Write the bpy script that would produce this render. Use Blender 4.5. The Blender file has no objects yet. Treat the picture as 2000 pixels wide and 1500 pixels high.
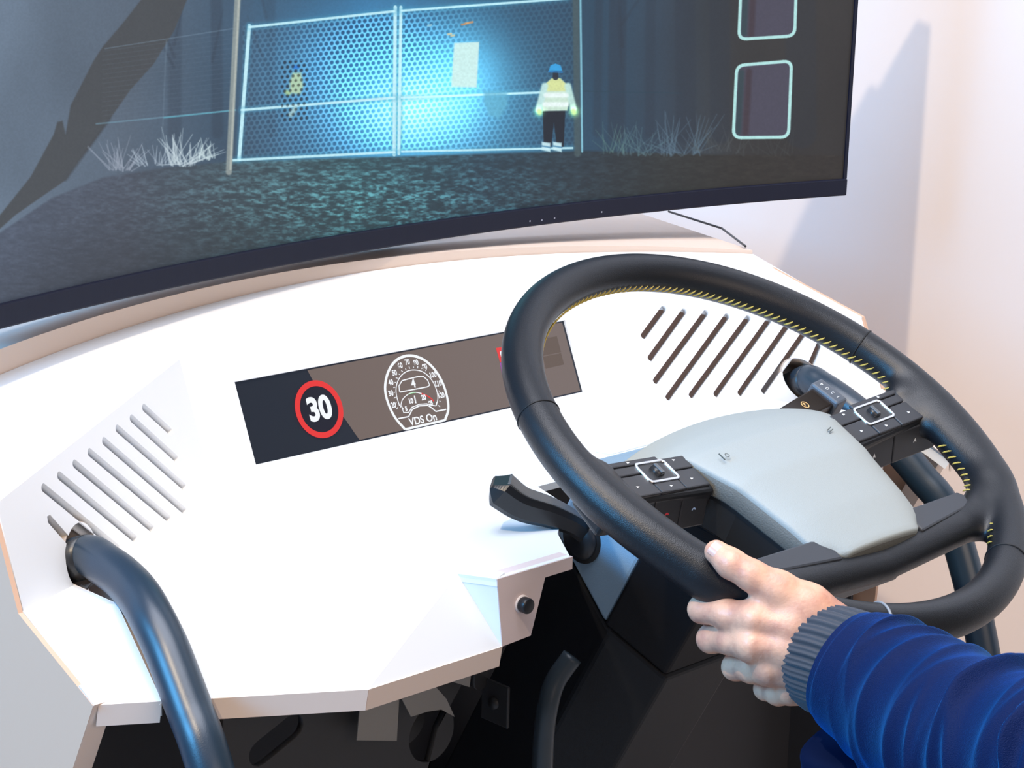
import bpy, bmesh, math, random
import numpy as np
from mathutils import Vector, Matrix
random.seed(7); np.random.seed(7)
S = bpy.context.scene
COL = S.collection
# ------------------------------------------------------------------ camera
M = np.array([[0.7149187354, -0.1514744646, 0.6826028775],
              [-0.6987776655, -0.1890111011, 0.6899163557],
              [0.0245148108, -0.9702217737, -0.2409745501]])   # camera axes (right, down, forward) -> room
CAM = np.array([-1.2212243, -0.94959039, 1.41587551])
FPX = 4000.0
cd = bpy.data.cameras.new('camera'); cam = bpy.data.objects.new('camera', cd); COL.objects.link(cam)
cd.sensor_width = 36.0; cd.lens = FPX / 2000 * 36.0; cd.clip_start = 0.05; cd.clip_end = 100
mw = Matrix.Identity(4)
for i in range(3):
    mw[i][0] = M[i, 0]; mw[i][1] = -M[i, 1]; mw[i][2] = -M[i, 2]; mw[i][3] = CAM[i]
cam.matrix_world = mw
S.camera = cam
# ------------------------------------------------------------------ world, lights, exposure
S.view_settings.view_transform = 'Standard'; S.view_settings.look = 'None'
S.view_settings.gamma = 1.0; S.view_settings.use_curve_mapping = False
S.view_settings.exposure = 0.0
w = bpy.data.worlds.new('hall'); S.world = w; w.use_nodes = True
bg = w.node_tree.nodes['Background']; bg.inputs[0].default_value = (1.0, 0.93, 0.88, 1); bg.inputs[1].default_value = 0.11

def lamp(name, kind, loc, target, energy, color, **kw):
    d = bpy.data.lights.new(name, kind); d.energy = energy; d.color = color
    for k, v in kw.items(): setattr(d, k, v)
    o = bpy.data.objects.new(name, d); COL.objects.link(o)
    o.location = loc
    o.rotation_euler = (Vector(target) - Vector(loc)).to_track_quat('-Z', 'Y').to_euler()
    return o
KD = np.array([-1.0, -0.295, 1.197]); KD /= np.linalg.norm(KD)
KP = np.array([0.3, 0.3, 1.1]) + KD * 5.0
lamp('hall_spotlight', 'SPOT', KP, (0.25, 0.3, 1.0), 540, (1.0, 0.80, 0.56), spot_size=math.radians(34), spot_blend=0.4, shadow_soft_size=0.06)
lamp('cool_ceiling_panel', 'AREA', (-0.50, -0.15, 3.8), (0.0, 0.15, 1.0), 111, (0.86, 0.89, 1.0), shape='RECTANGLE', size=2.4, size_y=2.0)
lamp('blue_booth_light', 'AREA', (-2.6, 0.5, 2.1), (0.0, 0.15, 1.0), 92, (0.12, 0.50, 1.0), shape='RECTANGLE', size=1.1, size_y=0.9)
lamp('warm_front_fill', 'AREA', (-0.6, -3.2, 1.9), (0.0, 0.3, 0.9), 34, (1.0, 0.78, 0.62), shape='RECTANGLE', size=2.4, size_y=1.6)  # added fill standing in for warm light bounced from the hall

# ------------------------------------------------------------------ helpers
V = lambda *a: np.array(a, float)
def unit(a):
    a = np.asarray(a, float); return a / np.linalg.norm(a)
def ray(px, py): return M @ V((px - 1000) / FPX, (py - 750) / FPX, 1.0)
def on(px, py, P, N):                       # where a sight line meets a plane of the room
    d = ray(px, py); P = np.asarray(P, float); N = np.asarray(N, float)
    return CAM + d * (((P - CAM) @ N) / (d @ N))
def at(px, py, depth): return CAM + ray(px, py) * depth
def proj(P):
    c = (np.asarray(P, float) - CAM) @ M
    return np.stack([1000 + FPX * c[..., 0] / c[..., 2], 750 + FPX * c[..., 1] / c[..., 2], c[..., 2]], -1)

MATS = {}
def mat(name, color, rough=0.5, metal=0.0, bump=None, spec=0.5, coat=0.0, sheen=0.0, sheen_col=None, emit=None, estr=1.0, noise=None, sss=0.0):
    if name in MATS: return MATS[name]
    m = bpy.data.materials.new(name); m.use_nodes = True
    nt = m.node_tree; b = nt.nodes['Principled BSDF']
    col = tuple(color) + (1,) if len(color) == 3 else color
    b.inputs['Base Color'].default_value = col
    b.inputs['Roughness'].default_value = rough; b.inputs['Metallic'].default_value = metal
    b.inputs['Specular IOR Level'].default_value = spec; b.inputs['Coat Weight'].default_value = coat
    if sheen:
        b.inputs['Sheen Weight'].default_value = sheen; b.inputs['Sheen Roughness'].default_value = 0.35
        b.inputs['Sheen Tint'].default_value = tuple(sheen_col or color) + (1,)
    if sss:
        b.inputs['Subsurface Weight'].default_value = sss; b.inputs['Subsurface Radius'].default_value = (0.008, 0.003, 0.0015)
        b.inputs['Subsurface Scale'].default_value = 1.0
    if emit:
        b.inputs['Emission Color'].default_value = tuple(emit) + (1,); b.inputs['Emission Strength'].default_value = estr
    tc = nt.nodes.new('ShaderNodeTexCoord')
    if noise:                                # (scale, second colour, low, high)
        n = nt.nodes.new('ShaderNodeTexNoise'); n.inputs['Scale'].default_value = noise[0]; n.inputs['Detail'].default_value = 4
        nt.links.new(tc.outputs['Object'], n.inputs['Vector'])
        r = nt.nodes.new('ShaderNodeValToRGB'); r.color_ramp.elements[0].position = noise[2]; r.color_ramp.elements[1].position = noise[3]
        r.color_ramp.elements[0].color = col; r.color_ramp.elements[1].color = tuple(noise[1]) + (1,)
        nt.links.new(n.outputs['Fac'], r.inputs['Fac']); nt.links.new(r.outputs['Color'], b.inputs['Base Color'])
    if bump:                                 # (scale, strength, kind)
        if bump[2] == 'voronoi':
            t = nt.nodes.new('ShaderNodeTexVoronoi'); out = t.outputs['Distance']
        else:
            t = nt.nodes.new('ShaderNodeTexNoise'); t.inputs['Detail'].default_value = 3; out = t.outputs['Fac']
        t.inputs['Scale'].default_value = bump[0]
        nt.links.new(tc.outputs['Object'], t.inputs['Vector'])
        bp = nt.nodes.new('ShaderNodeBump'); bp.inputs['Strength'].default_value = bump[1]; bp.inputs['Distance'].default_value = 0.0006
        nt.links.new(out, bp.inputs['Height']); nt.links.new(bp.outputs['Normal'], b.inputs['Normal'])
    MATS[name] = m
    return m
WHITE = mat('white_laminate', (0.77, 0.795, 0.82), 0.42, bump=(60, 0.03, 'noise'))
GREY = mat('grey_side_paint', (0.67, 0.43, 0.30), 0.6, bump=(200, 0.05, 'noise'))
EDGE = mat('board_edge', (0.80, 0.665, 0.58), 0.6, bump=(300, 0.08, 'noise'))
PINK = mat('brushed_board', (0.66, 0.56, 0.56), 0.5, bump=(260, 0.15, 'noise'))
WALLM = mat('booth_wall_paint', (0.795, 0.725, 0.69), 0.7, bump=(90, 0.05, 'noise'))
LEATHER = mat('black_leather', (0.0055, 0.0072, 0.0105), 0.40, bump=(1500, 0.18, 'voronoi'), spec=0.5)
GRAIN = mat('grained_leather', (0.014, 0.014, 0.016), 0.45, bump=(700, 0.5, 'noise'), spec=0.6)
PLAST = mat('black_plastic', (0.010, 0.011, 0.014), 0.38, bump=(1400, 0.12, 'noise'), spec=0.4)
SATIN = mat('satin_black', (0.022, 0.024, 0.028), 0.33)
TUBE = mat('satin_coated_tube', (0.010, 0.026, 0.046), 0.36, bump=(900, 0.1, 'noise'), spec=0.7)
SHROUD = mat('grained_shroud', (0.25, 0.36, 0.46), 0.55, bump=(1300, 0.5, 'noise'))  # light falling on the left face is put into this pale blue
SHROUD2 = mat('dark_shroud', (0.006, 0.006, 0.008), 0.6, bump=(1300, 0.3, 'noise'), spec=0.2)
TAUPE = mat('grey_green_cover', (0.345, 0.385, 0.385), 0.5, bump=(1100, 0.35, 'noise'))
TAUPE2 = mat('grey_cover_skirt', (0.14, 0.145, 0.135), 0.6, bump=(900, 0.6, 'noise'))
BLACK = mat('deep_black', (0.004, 0.004, 0.005), 0.6)
CHROME = mat('chrome_trim', (0.75, 0.77, 0.8), 0.22, metal=1.0)
STITCH = mat('gold_thread', (0.62, 0.45, 0.09), 0.6)
MARK = mat('printed_white', (0.75, 0.78, 0.8), 0.6)
MARKD = mat('debossed_mark', (0.10, 0.115, 0.11), 0.7)
TAPE = mat('grey_tape', (0.23, 0.225, 0.215), 0.6, bump=(200, 0.3, 'noise'))
STEEL = mat('dark_steel', (0.022, 0.023, 0.026), 0.5, bump=(500, 0.1, 'noise'))

def tag(o, label, cat, group=None, kind=None):
    o['label'] = label; o['category'] = cat
    if group: o['group'] = group
    if kind: o['kind'] = kind
    return o
def link(name, me, m=None, parent=None, smooth=False):
    o = bpy.data.objects.new(name, me); COL.objects.link(o)
    if m is not None: me.materials.clear(); me.materials.append(m)
    if parent is not None:
        o.parent = parent
        o.matrix_parent_inverse = Matrix.Translation(-Vector(parent.location)) if parent.type == 'EMPTY' else Matrix.Identity(4)
    if smooth: me.polygons.foreach_set('use_smooth', [True] * len(me.polygons))
    return o
def empty(name, loc, label, cat, group=None):
    o = bpy.data.objects.new(name, None); COL.objects.link(o); o.location = loc; o.empty_display_size = 0.05
    return tag(o, label, cat, group)
def meshd(verts, faces, name='mesh'):
    me = bpy.data.meshes.new(name); me.from_pydata([tuple(map(float, v)) for v in verts], [], [tuple(map(int, f)) for f in faces])
    me.validate(); me.update(); return me
def fixn(me):
    bm = bmesh.new(); bm.from_mesh(me); bmesh.ops.remove_doubles(bm, verts=bm.verts, dist=1e-6)
    bmesh.ops.recalc_face_normals(bm, faces=bm.faces); bm.to_mesh(me); bm.free(); me.update(); return me
def bevel(me, w, seg=2, ang=35):
    bm = bmesh.new(); bm.from_mesh(me)
    e = [x for x in bm.edges if len(x.link_faces) == 2 and x.calc_face_angle(0) > math.radians(ang)]
    bmesh.ops.bevel(bm, geom=e, offset=w, segments=seg, affect='EDGES', clamp_overlap=True, profile=0.5)
    bm.to_mesh(me); bm.free(); me.update(); return me
def prism(poly, n, t):                       # a board: polygon in space pushed back by t along -n
    P = [np.asarray(p, float) for p in poly]; n = unit(n); k = len(P)
    v = P + [p - n * t for p in P]
    f = [list(range(k)), list(range(2 * k - 1, k - 1, -1))] + [[i, i + k, (i + 1) % k + k, (i + 1) % k] for i in range(k)]
    return fixn(meshd(v, f))
def board2d(outer, holes, t, O, U, W, N):    # flat board with cut-outs: 2-D outline in frame (O,U,W), thickness t behind N
    cu = bpy.data.curves.new('c', 'CURVE'); cu.dimensions = '2D'; cu.fill_mode = 'BOTH'; cu.extrude = t / 2
    for ring in [outer] + holes:
        s = cu.splines.new('POLY'); s.points.add(len(ring) - 1); s.use_cyclic_u = True
        for p, q in zip(s.points, ring): p.co = (q[0], q[1], 0, 1)
    ob = bpy.data.objects.new('c', cu); COL.objects.link(ob)
    dg = bpy.context.evaluated_depsgraph_get(); me = bpy.data.meshes.new_from_object(ob.evaluated_get(dg))
    bpy.data.objects.remove(ob); bpy.data.curves.remove(cu)
    co = np.zeros(len(me.vertices) * 3); me.vertices.foreach_get('co', co); co = co.reshape(-1, 3)
    out = O + np.outer(co[:, 0], U) + np.outer(co[:, 1], W) + np.outer(co[:, 2] - t / 2, N)
    me.vertices.foreach_set('co', out.ravel()); me.update()
    return fixn(me)
def text2d(s, size, O, U, W, N, lift=0.0004, offset=0.0, align='CENTER', t=0.00012):
    cu = bpy.data.curves.new('t', 'FONT'); cu.body = s; cu.size = size; cu.align_x = align; cu.align_y = 'CENTER'; cu.offset = offset; cu.extrude = t / 2
    ob = bpy.data.objects.new('t', cu); COL.objects.link(ob)
    dg = bpy.context.evaluated_depsgraph_get(); me = bpy.data.meshes.new_from_object(ob.evaluated_get(dg))
    bpy.data.objects.remove(ob); bpy.data.curves.remove(cu)
    co = np.zeros(len(me.vertices) * 3); me.vertices.foreach_get('co', co); co = co.reshape(-1, 3)
    out = O + np.outer(co[:, 0], U) + np.outer(co[:, 1], W) + np.outer(co[:, 2] + lift, N)
    me.vertices.foreach_set('co', out.ravel()); me.update(); return me
def ribbon2d(pts, width, O, U, W, N, lift=0.0003, closed=False, t=0.00012):   # flat printed line in a plane
    P = np.array(pts, float); n = len(P); L = []; Rr = []
    for i in range(n):
        a = P[i - 1] if (i > 0 or closed) else P[i]; b = P[(i + 1) % n] if (i < n - 1 or closed) else P[i]
        d = unit(b - a); nn = V(-d[1], d[0]); L.append(P[i] + nn * width / 2); Rr.append(P[i] - nn * width / 2)
    q = L + Rr; lo = [O + U * p[0] + W * p[1] + N * lift for p in q]; hi = [p + N * t for p in lo]; v = lo + hi
    f = []; k = n; m = n if closed else n - 1
    for i in range(m):
        j = (i + 1) % n
        f += [[2*k + i, 2*k + j, 3*k + j, 3*k + i], [i, k + i, k + j, j], [i, j, 2*k + j, 2*k + i], [k + i, 3*k + i, 3*k + j, k + j]]
    return fixn(meshd(v, f))
def smooth_path(pts, n=60):                  # Catmull-Rom through points
    P = [np.asarray(p, float) for p in pts]; P = [2 * P[0] - P[1]] + P + [2 * P[-1] - P[-2]]; out = []
    segs = len(P) - 3
    for s in range(segs):
        p0, p1, p2, p3 = P[s:s + 4]; k = max(2, n // segs)
        for i in range(k):
            t = i / k; out.append(0.5 * ((2*p1) + (-p0+p2)*t + (2*p0-5*p1+4*p2-p3)*t*t + (-p0+3*p1-3*p2+p3)*t**3))
    out.append(P[-2]); return np.array(out)
def tube(path, radius, seg=24, cap=True, sq=None, up=None):
    P = np.array(path, float); n = len(P); rad = np.broadcast_to(np.asarray(radius, float), (n,))
    T = np.gradient(P, axis=0); T /= np.linalg.norm(T, axis=1)[:, None]
    u = np.asarray(up, float) if up is not None else (V(0, 0, 1) if abs(T[0][2]) < 0.9 else V(1, 0, 0))
    v = []; f = []
    for i in range(n):
        u = u - T[i] * (u @ T[i]); u = unit(u); b = np.cross(T[i], u)
        for k in range(seg):
            a = 2 * math.pi * k / seg; su, sb = (1, 1) if sq is None else sq
            v.append(P[i] + rad[i] * (math.cos(a) * u * su + math.sin(a) * b * sb))
    for i in range(n - 1):
        for k in range(seg):
            f.append([i*seg + k, i*seg + (k+1) % seg, (i+1)*seg + (k+1) % seg, (i+1)*seg + k])
    if cap: f += [list(range(seg))[::-1], [(n-1)*seg + k for k in range(seg)]]
    return fixn(meshd(v, f))
def box(c, U, W, N, su, sw, sn, bev=0.0, seg=2):
    c = np.asarray(c, float); v = [c + U*su*a/2 + W*sw*b/2 + N*sn*d/2 for a in (-1, 1) for b in (-1, 1) for d in (-1, 1)]
    me = fixn(meshd(v, [[0,1,3,2],[4,6,7,5],[0,4,5,1],[2,3,7,6],[0,2,6,4],[1,5,7,3]]))
    return bevel(me, bev, seg) if bev else me
def rrect(w, h, r, seg=5, c=(0, 0)):
    out = []
    for cx, cy, a0 in ((w/2-r, h/2-r, 0), (-w/2+r, h/2-r, 90), (-w/2+r, -h/2+r, 180), (w/2-r, -h/2+r, 270)):
        for i in range(seg + 1):
            a = math.radians(a0 + 90*i/seg); out.append((c[0]+cx+r*math.cos(a), c[1]+cy+r*math.sin(a)))
    return out
def circle2(cx, cy, r, n=48, a0=0, a1=360, ry=None):
    return [(cx + r*math.cos(math.radians(a0+(a1-a0)*i/n)), cy + (ry or r)*math.sin(math.radians(a0+(a1-a0)*i/n))) for i in range(n if a1-a0 == 360 else n+1)]
def slot2(a, b, w, seg=6):
    a = np.array(a, float); b = np.array(b, float); d = unit(b - a); nn = V(-d[1], d[0]); out = []
    th = math.atan2(nn[1], nn[0])
    for i in range(seg + 1):
        t = th + math.pi * i / seg; out.append(tuple(a + w/2 * V(math.cos(t), math.sin(t))))
    for i in range(seg + 1):
        t = th + math.pi + math.pi * i / seg; out.append(tuple(b + w/2 * V(math.cos(t), math.sin(t))))
    return out
# signed-distance modelling: smooth unions of tapered capsules turned into one skin
def smin(a, b, k):
    h = np.clip(0.5 + 0.5*(b - a)/k, 0, 1); return b*(1-h) + a*h - k*h*(1-h)
def cap_d(P, a, b, ra, rb, flat=None):
    a = np.asarray(a, np.float32); b = np.asarray(b, np.float32); ab = b - a; t = np.clip(((P - a) @ ab) / max(float(ab @ ab), 1e-12), 0, 1)
    q = P - a - t[..., None]*ab
    if flat is not None:                     # (axis, factor): squash along an axis
        ax = np.asarray(unit(flat[0]), np.float32); q = q + (q @ ax)[..., None]*ax*(flat[1]-1)
    return np.sqrt((q*q).sum(-1)) - (ra + (rb-ra)*t)
def nets(fn, lo, hi, h, chunk=24):
    lo = np.array(lo, float); n = np.ceil((np.array(hi) - lo)/h).astype(int) + 1
    xs = [(lo[i] + h*np.arange(n[i])).astype(np.float32) for i in range(3)]
    D = np.empty(n, np.float32)
    for s in range(0, n[0], chunk):
        g = np.stack(np.meshgrid(xs[0][s:s+chunk], xs[1], xs[2], indexing='ij'), -1); D[s:s+chunk] = fn(g)
    ins = D < 0
    c = sum(ins[i:n[0]-1+i, j:n[1]-1+j, k:n[2]-1+k].astype(np.int8) for i in (0,1) for j in (0,1) for k in (0,1))
    act = np.argwhere((c > 0) & (c < 8)); idx = -np.ones(n-1, int); idx[tuple(act.T)] = np.arange(len(act))
    acc = np.zeros((len(act), 3)); cnt = np.zeros(len(act))
    cor = [(i, j, k) for i in (0,1) for j in (0,1) for k in (0,1)]
    for a in cor:
        for ax in range(3):
            if a[ax]: continue
            b = list(a); b[ax] = 1
            da = D[tuple((act+a).T)]; db = D[tuple((act+b).T)]; m = (da < 0) != (db < 0)
            t = np.where(m, da/np.where(m, da-db, 1), 0); p = np.tile(np.array(a, float), (len(act), 1)); p[:, ax] = t
            acc[m] += p[m]; cnt[m] += 1
    vert = lo + h*(act + acc/np.maximum(cnt, 1)[:, None]); F = []
    for ax in range(3):
        sl = [slice(1, -1)]*3; sl[ax] = slice(0, -1); A = ins[tuple(sl)]; sl[ax] = slice(1, None); B = ins[tuple(sl)]
        e = np.argwhere(A != B); off = np.ones(3, int); off[ax] = 0; e0 = e + off; flip = A[tuple(e.T)]
        u, w_ = (ax+1) % 3, (ax+2) % 3; eu = np.zeros(3, int); eu[u] = 1; ew = np.zeros(3, int); ew[w_] = 1
        q = np.stack([idx[tuple((e0-eu-ew).T)], idx[tuple((e0-ew).T)], idx[tuple(e0.T)], idx[tuple((e0-eu).T)]], 1)
        q[~flip] = q[~flip][:, ::-1]; F.append(q)
    F = np.concatenate(F); F = F[(F >= 0).all(1)]
    return vert, F
def relax(v, F, it=2, lam=0.5):
    for _ in range(it):
        s = np.zeros_like(v); c = np.zeros(len(v))
        for a in range(4):
            i, j = F[:, a], F[:, (a+1) % 4]
            np.add.at(s, i, v[j]); np.add.at(s, j, v[i]); np.add.at(c, i, 1); np.add.at(c, j, 1)
        v = v + lam*(s/np.maximum(c, 1)[:, None] - v)
    return v
def fast_mesh(v, F):
    me = bpy.data.meshes.new('m'); me.vertices.add(len(v)); me.vertices.foreach_set('co', np.asarray(v, np.float32).ravel())
    me.loops.add(F.size); me.loops.foreach_set('vertex_index', F.ravel().astype(np.int32))
    me.polygons.add(len(F)); me.polygons.foreach_set('loop_start', (np.arange(len(F))*F.shape[1]).astype(np.int32))
    me.polygons.foreach_set('loop_total', np.full(len(F), F.shape[1], np.int32)); me.update(calc_edges=True); me.validate(); return me
X, Y, Z = V(1, 0, 0), V(0, 1, 0), V(0, 0, 1)
# ================================================================== setting
XW = 0.98
def struct(name, me, m, label, cat):
    o = link(name, me, m); tag(o, label, cat, kind='structure'); return o
struct('floor', box((0, -0.4, -0.02), X, Y, Z, 6, 6, 0.04), mat('warm_floor', (0.38, 0.345, 0.325), 0.6, bump=(40, 0.1, 'noise')), 'warm beige exhibition floor under the simulator', 'floor')
struct('wall_right', box((XW + 0.03, 0.55, 1.4), X, Y, Z, 0.06, 2.3, 2.8), WALLM, 'plain cream booth wall to the right of the curved monitor', 'wall')
struct('wall_back', box((-0.51, 1.73, 1.4), X, Y, Z, 2.92, 0.06, 2.8), WALLM, 'plain cream booth wall behind the curved monitor', 'wall')

# ================================================================== dashboard console
C0 = V(0, 0.41645, 0.99246); VD = V(0, -0.39897, -0.91696); ND = V(0, -0.91696, 0.39897)
def TW(s): return V(s*0.8529, -0.4924, -0.1736)
def WP(s, u, v): return C0 + V(s*0.25, 0, 0) + TW(s)*u + VD*v
console = empty('simulator_dashboard', (0, 0.45, 0), 'white faceted driving simulator dashboard under the curved monitor', 'dashboard')
T = 0.016
# centre panel with the display cut-out
DW, DH = 0.40264, 0.07277
def rect2(x0, y0, x1, y1): return [(x0, y0), (x1, y0), (x1, y1), (x0, y1)]
cp = board2d(rect2(-0.25, -0.106, 0.25, 0.027), [rect2(-DW/2, -DH, DW/2, 0)], T, C0, X, -VD, ND)
link('centre_panel', cp, WHITE, console)
# wings: angled side panels with nine vent slots and the round hole for the rail
SL = [((0.075, -0.0165), (0.0435, 0.017)), ((0.0975, -0.017), (0.0445, 0.040)), ((0.122, -0.019), (0.0435, 0.064)), ((0.1455, -0.019), (0.0525, 0.080)),
      ((0.1695, -0.0205), (0.0795, 0.074)), ((0.1935, -0.022), (0.108, 0.069)), ((0.2175, -0.0235), (0.136, 0.064)), ((0.2415, -0.025), (0.164, 0.058)), ((0.2445, -0.003), (0.226, 0.0165))]
for s in (-1, 1):
    tw = TW(s); NW = unit(np.cross(tw, VD)); NW = NW if NW @ ND > 0 else -NW
    outer = [(0, 0.027), (0.3035, 0.0414), (0.3035, -0.0425), (0, -0.106)]
    holes = [slot2((a[0], -a[1]), (b[0], -b[1]), 0.0062) for a, b in SL[:8]]
    hole = circle2(0.2145, -0.0395, 0.0235, 40)
    # last, short slot runs into the round hole: one joined cut-out
    a, b = np.array((SL[8][0][0], -SL[8][0][1])), np.array((0.2145, -0.0395)); d = unit(b - a); nn = V(-d[1], d[0]); wv = 0.0031
    c = np.array((0.2145, -0.0395)); q = math.sqrt(0.0235**2 - wv**2)
    th0 = math.atan2(*( (-d*q + nn*wv)[::-1])); th1 = math.atan2(*((-d*q - nn*wv)[::-1]))
    if th1 < th0: th1 += 2*math.pi
    if th1 - th0 < math.pi:
        th0, th1 = th1, th0 + 2*math.pi
    ring = [tuple(c + 0.0235*V(math.cos(th0 + (th1-th0)*i/40), math.sin(th0 + (th1-th0)*i/40))) for i in range(41)]
    endp = ring[-1]; sg = 1 if (np.array(endp) - c) @ nn > 0 else -1
    tip = [tuple(a + sg*nn*wv), tuple(a - d*wv), tuple(a - sg*nn*wv)]
    me = board2d(outer, holes + [ring + tip], 0.010, C0 + V(s*0.25, 0, 0), tw, -VD, NW)
    link('wing_panel', me, WHITE, console)
    # grey sleeve lining the rail hole
    cc = WP(s, 0.2145, 0.0395); k = 40; vv = []; ff = []
    for i in range(k):
        an = 2*math.pi*i/k; r_ = math.cos(an)*tw + math.sin(an)*(-VD)
        vv += [cc + r_*0.0234 - NW*0.001, cc + r_*0.0234 - NW*0.075, cc + r_*0.0245 - NW*0.075, cc + r_*0.0245 - NW*0.001]
    for i in range(k):
        j = (i+1) % k
        for e in range(4): ff.append([i*4+e, j*4+e, j*4+(e+1) % 4, i*4+(e+1) % 4])
    link('hole_sleeve', fixn(meshd(vv, ff)), mat('raw_board', (0.42, 0.36, 0.32), 0.7), console, True)
# top deck
def deckz(y): return 1.0055 + (y - 0.3846)*0.27637
def backy(x): return 0.523 - 0.37*(x - 0.04)**2
back = [(x, backy(x)) for x in np.linspace(0.518, -0.51, 40)]
dk2 = [(-0.51, 0.2828), (-0.25, 0.4272), (0.25, 0.4272), (0.51, 0.2828)] + back
DN = unit(V(0, -0.2664, 0.9639))
link('top_deck', prism([V(x, y, deckz(y)) for x, y in dk2], DN, T), WHITE, console)
# riser behind the deck and shelf under the monitor
def rise(x): return float(np.interp(x, [-0.6, -0.4, 0.05, 0.3, 0.52], [0.024, 0.020, 0.011, 0.007, 0.004]))
xs = np.linspace(0.518, -0.514, 48); vv = []; ff = []
for x in xs:
    yb = backy(np.clip(x, -0.7, 0.518)); zb = deckz(yb)
    zt = zb + rise(x)
    vv += [V(x, yb + 0.001, zb - 0.03), V(x, yb + 0.001, zt), V(x*1.16, 0.72, 0.5*zt + 0.5*1.035), V(x*1.25, 1.0, 1.035), V(x*1.25, 1.0, 0.99), V(x, yb + 0.02, zb - 0.03)]
for i in range(len(xs)-1):
    for e in range(6): ff.append([i*6+e, (i+1)*6+e, (i+1)*6+(e+1) % 6, i*6+(e+1) % 6])
ff += [list(range(6)), [(len(xs)-1)*6 + e for e in range(6)][::-1]]
link('monitor_shelf', fixn(meshd(vv, ff)), EDGE, console)
# desk (level part around the column) and sloped front corners
LN = unit(V(0, 0.0734, 0.9973))
def lowz(y): return 0.8998 - (y - 0.3409)*0.0734/0.9973
A_, B_, C_ = V(-0.246, 0.0873, 0.9185), V(-0.2368, 0.0560, 0.9208), V(-0.2297, 0.0563, 0.8668)
Bs, F1, F2 = V(-0.51, 0.2508, 0.9062), V(-0.356, 0.0588, 0.8665), V(-0.51, 0.1597, 0.8655)
def fold(x): return Bs + (A_ - Bs)*(x + 0.51)/(0.264)
def wb(x): y = 0.2508 + (0.3762 - 0.2508)*(x + 0.51)/0.26 + 0.009; return V(x, y, lowz(y))
def frontp(x): return F2 + (F1 - F2)*(x + 0.51)/0.154
mx = V(-1, 1, 1)
for s in (-1, 1):
    m = V(1, 1, 1) if s < 0 else mx
    sl_l0, sl_l1 = wb(-0.448), fold(-0.455); sl_f = frontp(-0.474); sr_f, sr_1, sr_0 = (frontp(-0.4510), fold(-0.431), wb(-0.424)) if s < 0 else (frontp(-0.404), fold(-0.400), wb(-0.394))
    def pn(pts):
        n = np.cross(pts[1]-pts[0], pts[2]-pts[0]); n = unit(n); return n if n[2] > 0 else -n
    for nm, pts in (('desk_corner', [Bs, sl_l1, sl_l0, wb(-0.51)]), ('desk_slope', [Bs, F2, sl_f, sl_l1]), ('desk_slope', [sr_1, sr_f, F1, A_]), ('desk_slope', [A_, F1, C_]))[:(4 if s < 0 else 2)]:
        P = [p*m for p in pts]; link(nm, prism(P, pn(P), T), WHITE, console)
    # step between the level desk and the sloped corner
    P = [A_*m, C_*m, B_*m]; n = unit(np.cross(P[1]-P[0], P[2]-P[0])); n = n if n[0]*s > 0 else -n
    link('step_facet', prism([p + n*0.0004 for p in P], n, 0.012), WHITE, console)
    # front plate beside the column with the black knob
    yq = 0.0555
    pl = [V(-0.2368, yq, 0.9204), V(-0.158, yq, 0.9204), V(-0.158, yq, 0.9105), V(-0.187, yq, 0.9105), V(-0.2005, yq, 0.868), V(-0.2300, yq, 0.8668)]
    link('front_plate', prism([p*m for p in pl], -Y, 0.014), PINK, console)
    # lining of the rail slot
    for a, b in (((sr_0, sr_1), (sr_1, sr_f)) if s < 0 else ((sr_0, sr_1),)):
        P = [p*m for p in (a, b)]; dn_ = V(0, 0, -0.075)
        link('slot_lining', prism([P[0], P[1], P[1] + dn_, P[0] + dn_], V(s, 0, 0), 0.003), EDGE, console)
    if s > 0:                                # on the far side the desk stops at the fold: plain front board there
        P = [sr_1*m, A_*m]; dn_ = V(0, 0, -0.052); n = unit(np.cross(P[1]-P[0], Z)); n = n if n[1] < 0 else -n
        link('front_board', prism([P[0], P[1], P[1] + dn_, P[0] + dn_], n, 0.012), EDGE, console)
    for a, b in ((sl_l0, sl_l1), (sl_l1, sl_f)):
        P = [p*m for p in (a, b)]; ou = V(-s*0.0045, 0, -0.003)
        link('slot_edge', prism([P[0] + Z*0.0002, P[1] + Z*0.0002, P[1] + ou, P[0] + ou], unit(V(-s*0.5, 0, 0.85)), 0.003), EDGE, console)
    # side panel
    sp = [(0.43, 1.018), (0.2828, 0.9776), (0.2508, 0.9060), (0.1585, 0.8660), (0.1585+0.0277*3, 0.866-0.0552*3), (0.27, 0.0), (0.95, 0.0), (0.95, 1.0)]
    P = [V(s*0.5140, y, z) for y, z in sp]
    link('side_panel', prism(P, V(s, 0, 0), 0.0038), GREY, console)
    e0, e1 = V(0, 0.1580, 0.8665), V(0, 0.1580+0.0277*3, 0.8665-0.0552*3)
    link('panel_edge', prism([e0 + X*s*0.5136, e1 + X*s*0.5136, e1 + X*s*0.4970, e0 + X*s*0.4970], unit(V(0, -0.894, -0.449)), 0.02), EDGE, console)
    # front edge band of the sloped boards
    for a, b in ((V(-0.495, 0, 0)*0 + frontp(-0.5095), sl_f), (sr_f, F1), (F1, C_))[:(3 if s < 0 else 1)]:
        P = [p*m for p in (a, b)]; dn_ = V(0, 0.003, -0.0165); d = unit(P[1]-P[0]); n = unit(np.cross(d, Z)); n = n if n[1] < 0 else -n
        link('edge_band', prism([P[0]+n*0.0008, P[1]+n*0.0008, P[1]+n*0.0008+dn_, P[0]+n*0.0008+dn_], n, 0.002), EDGE, console)
PL_, LNo = V(0, 0.3409, 0.8998), LN
N1, N2, N3, N4 = [on(*q, PL_, LNo) for q in ((1108, 1086), (1089, 1042), (1104, 985), (1190, 940))]
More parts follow.
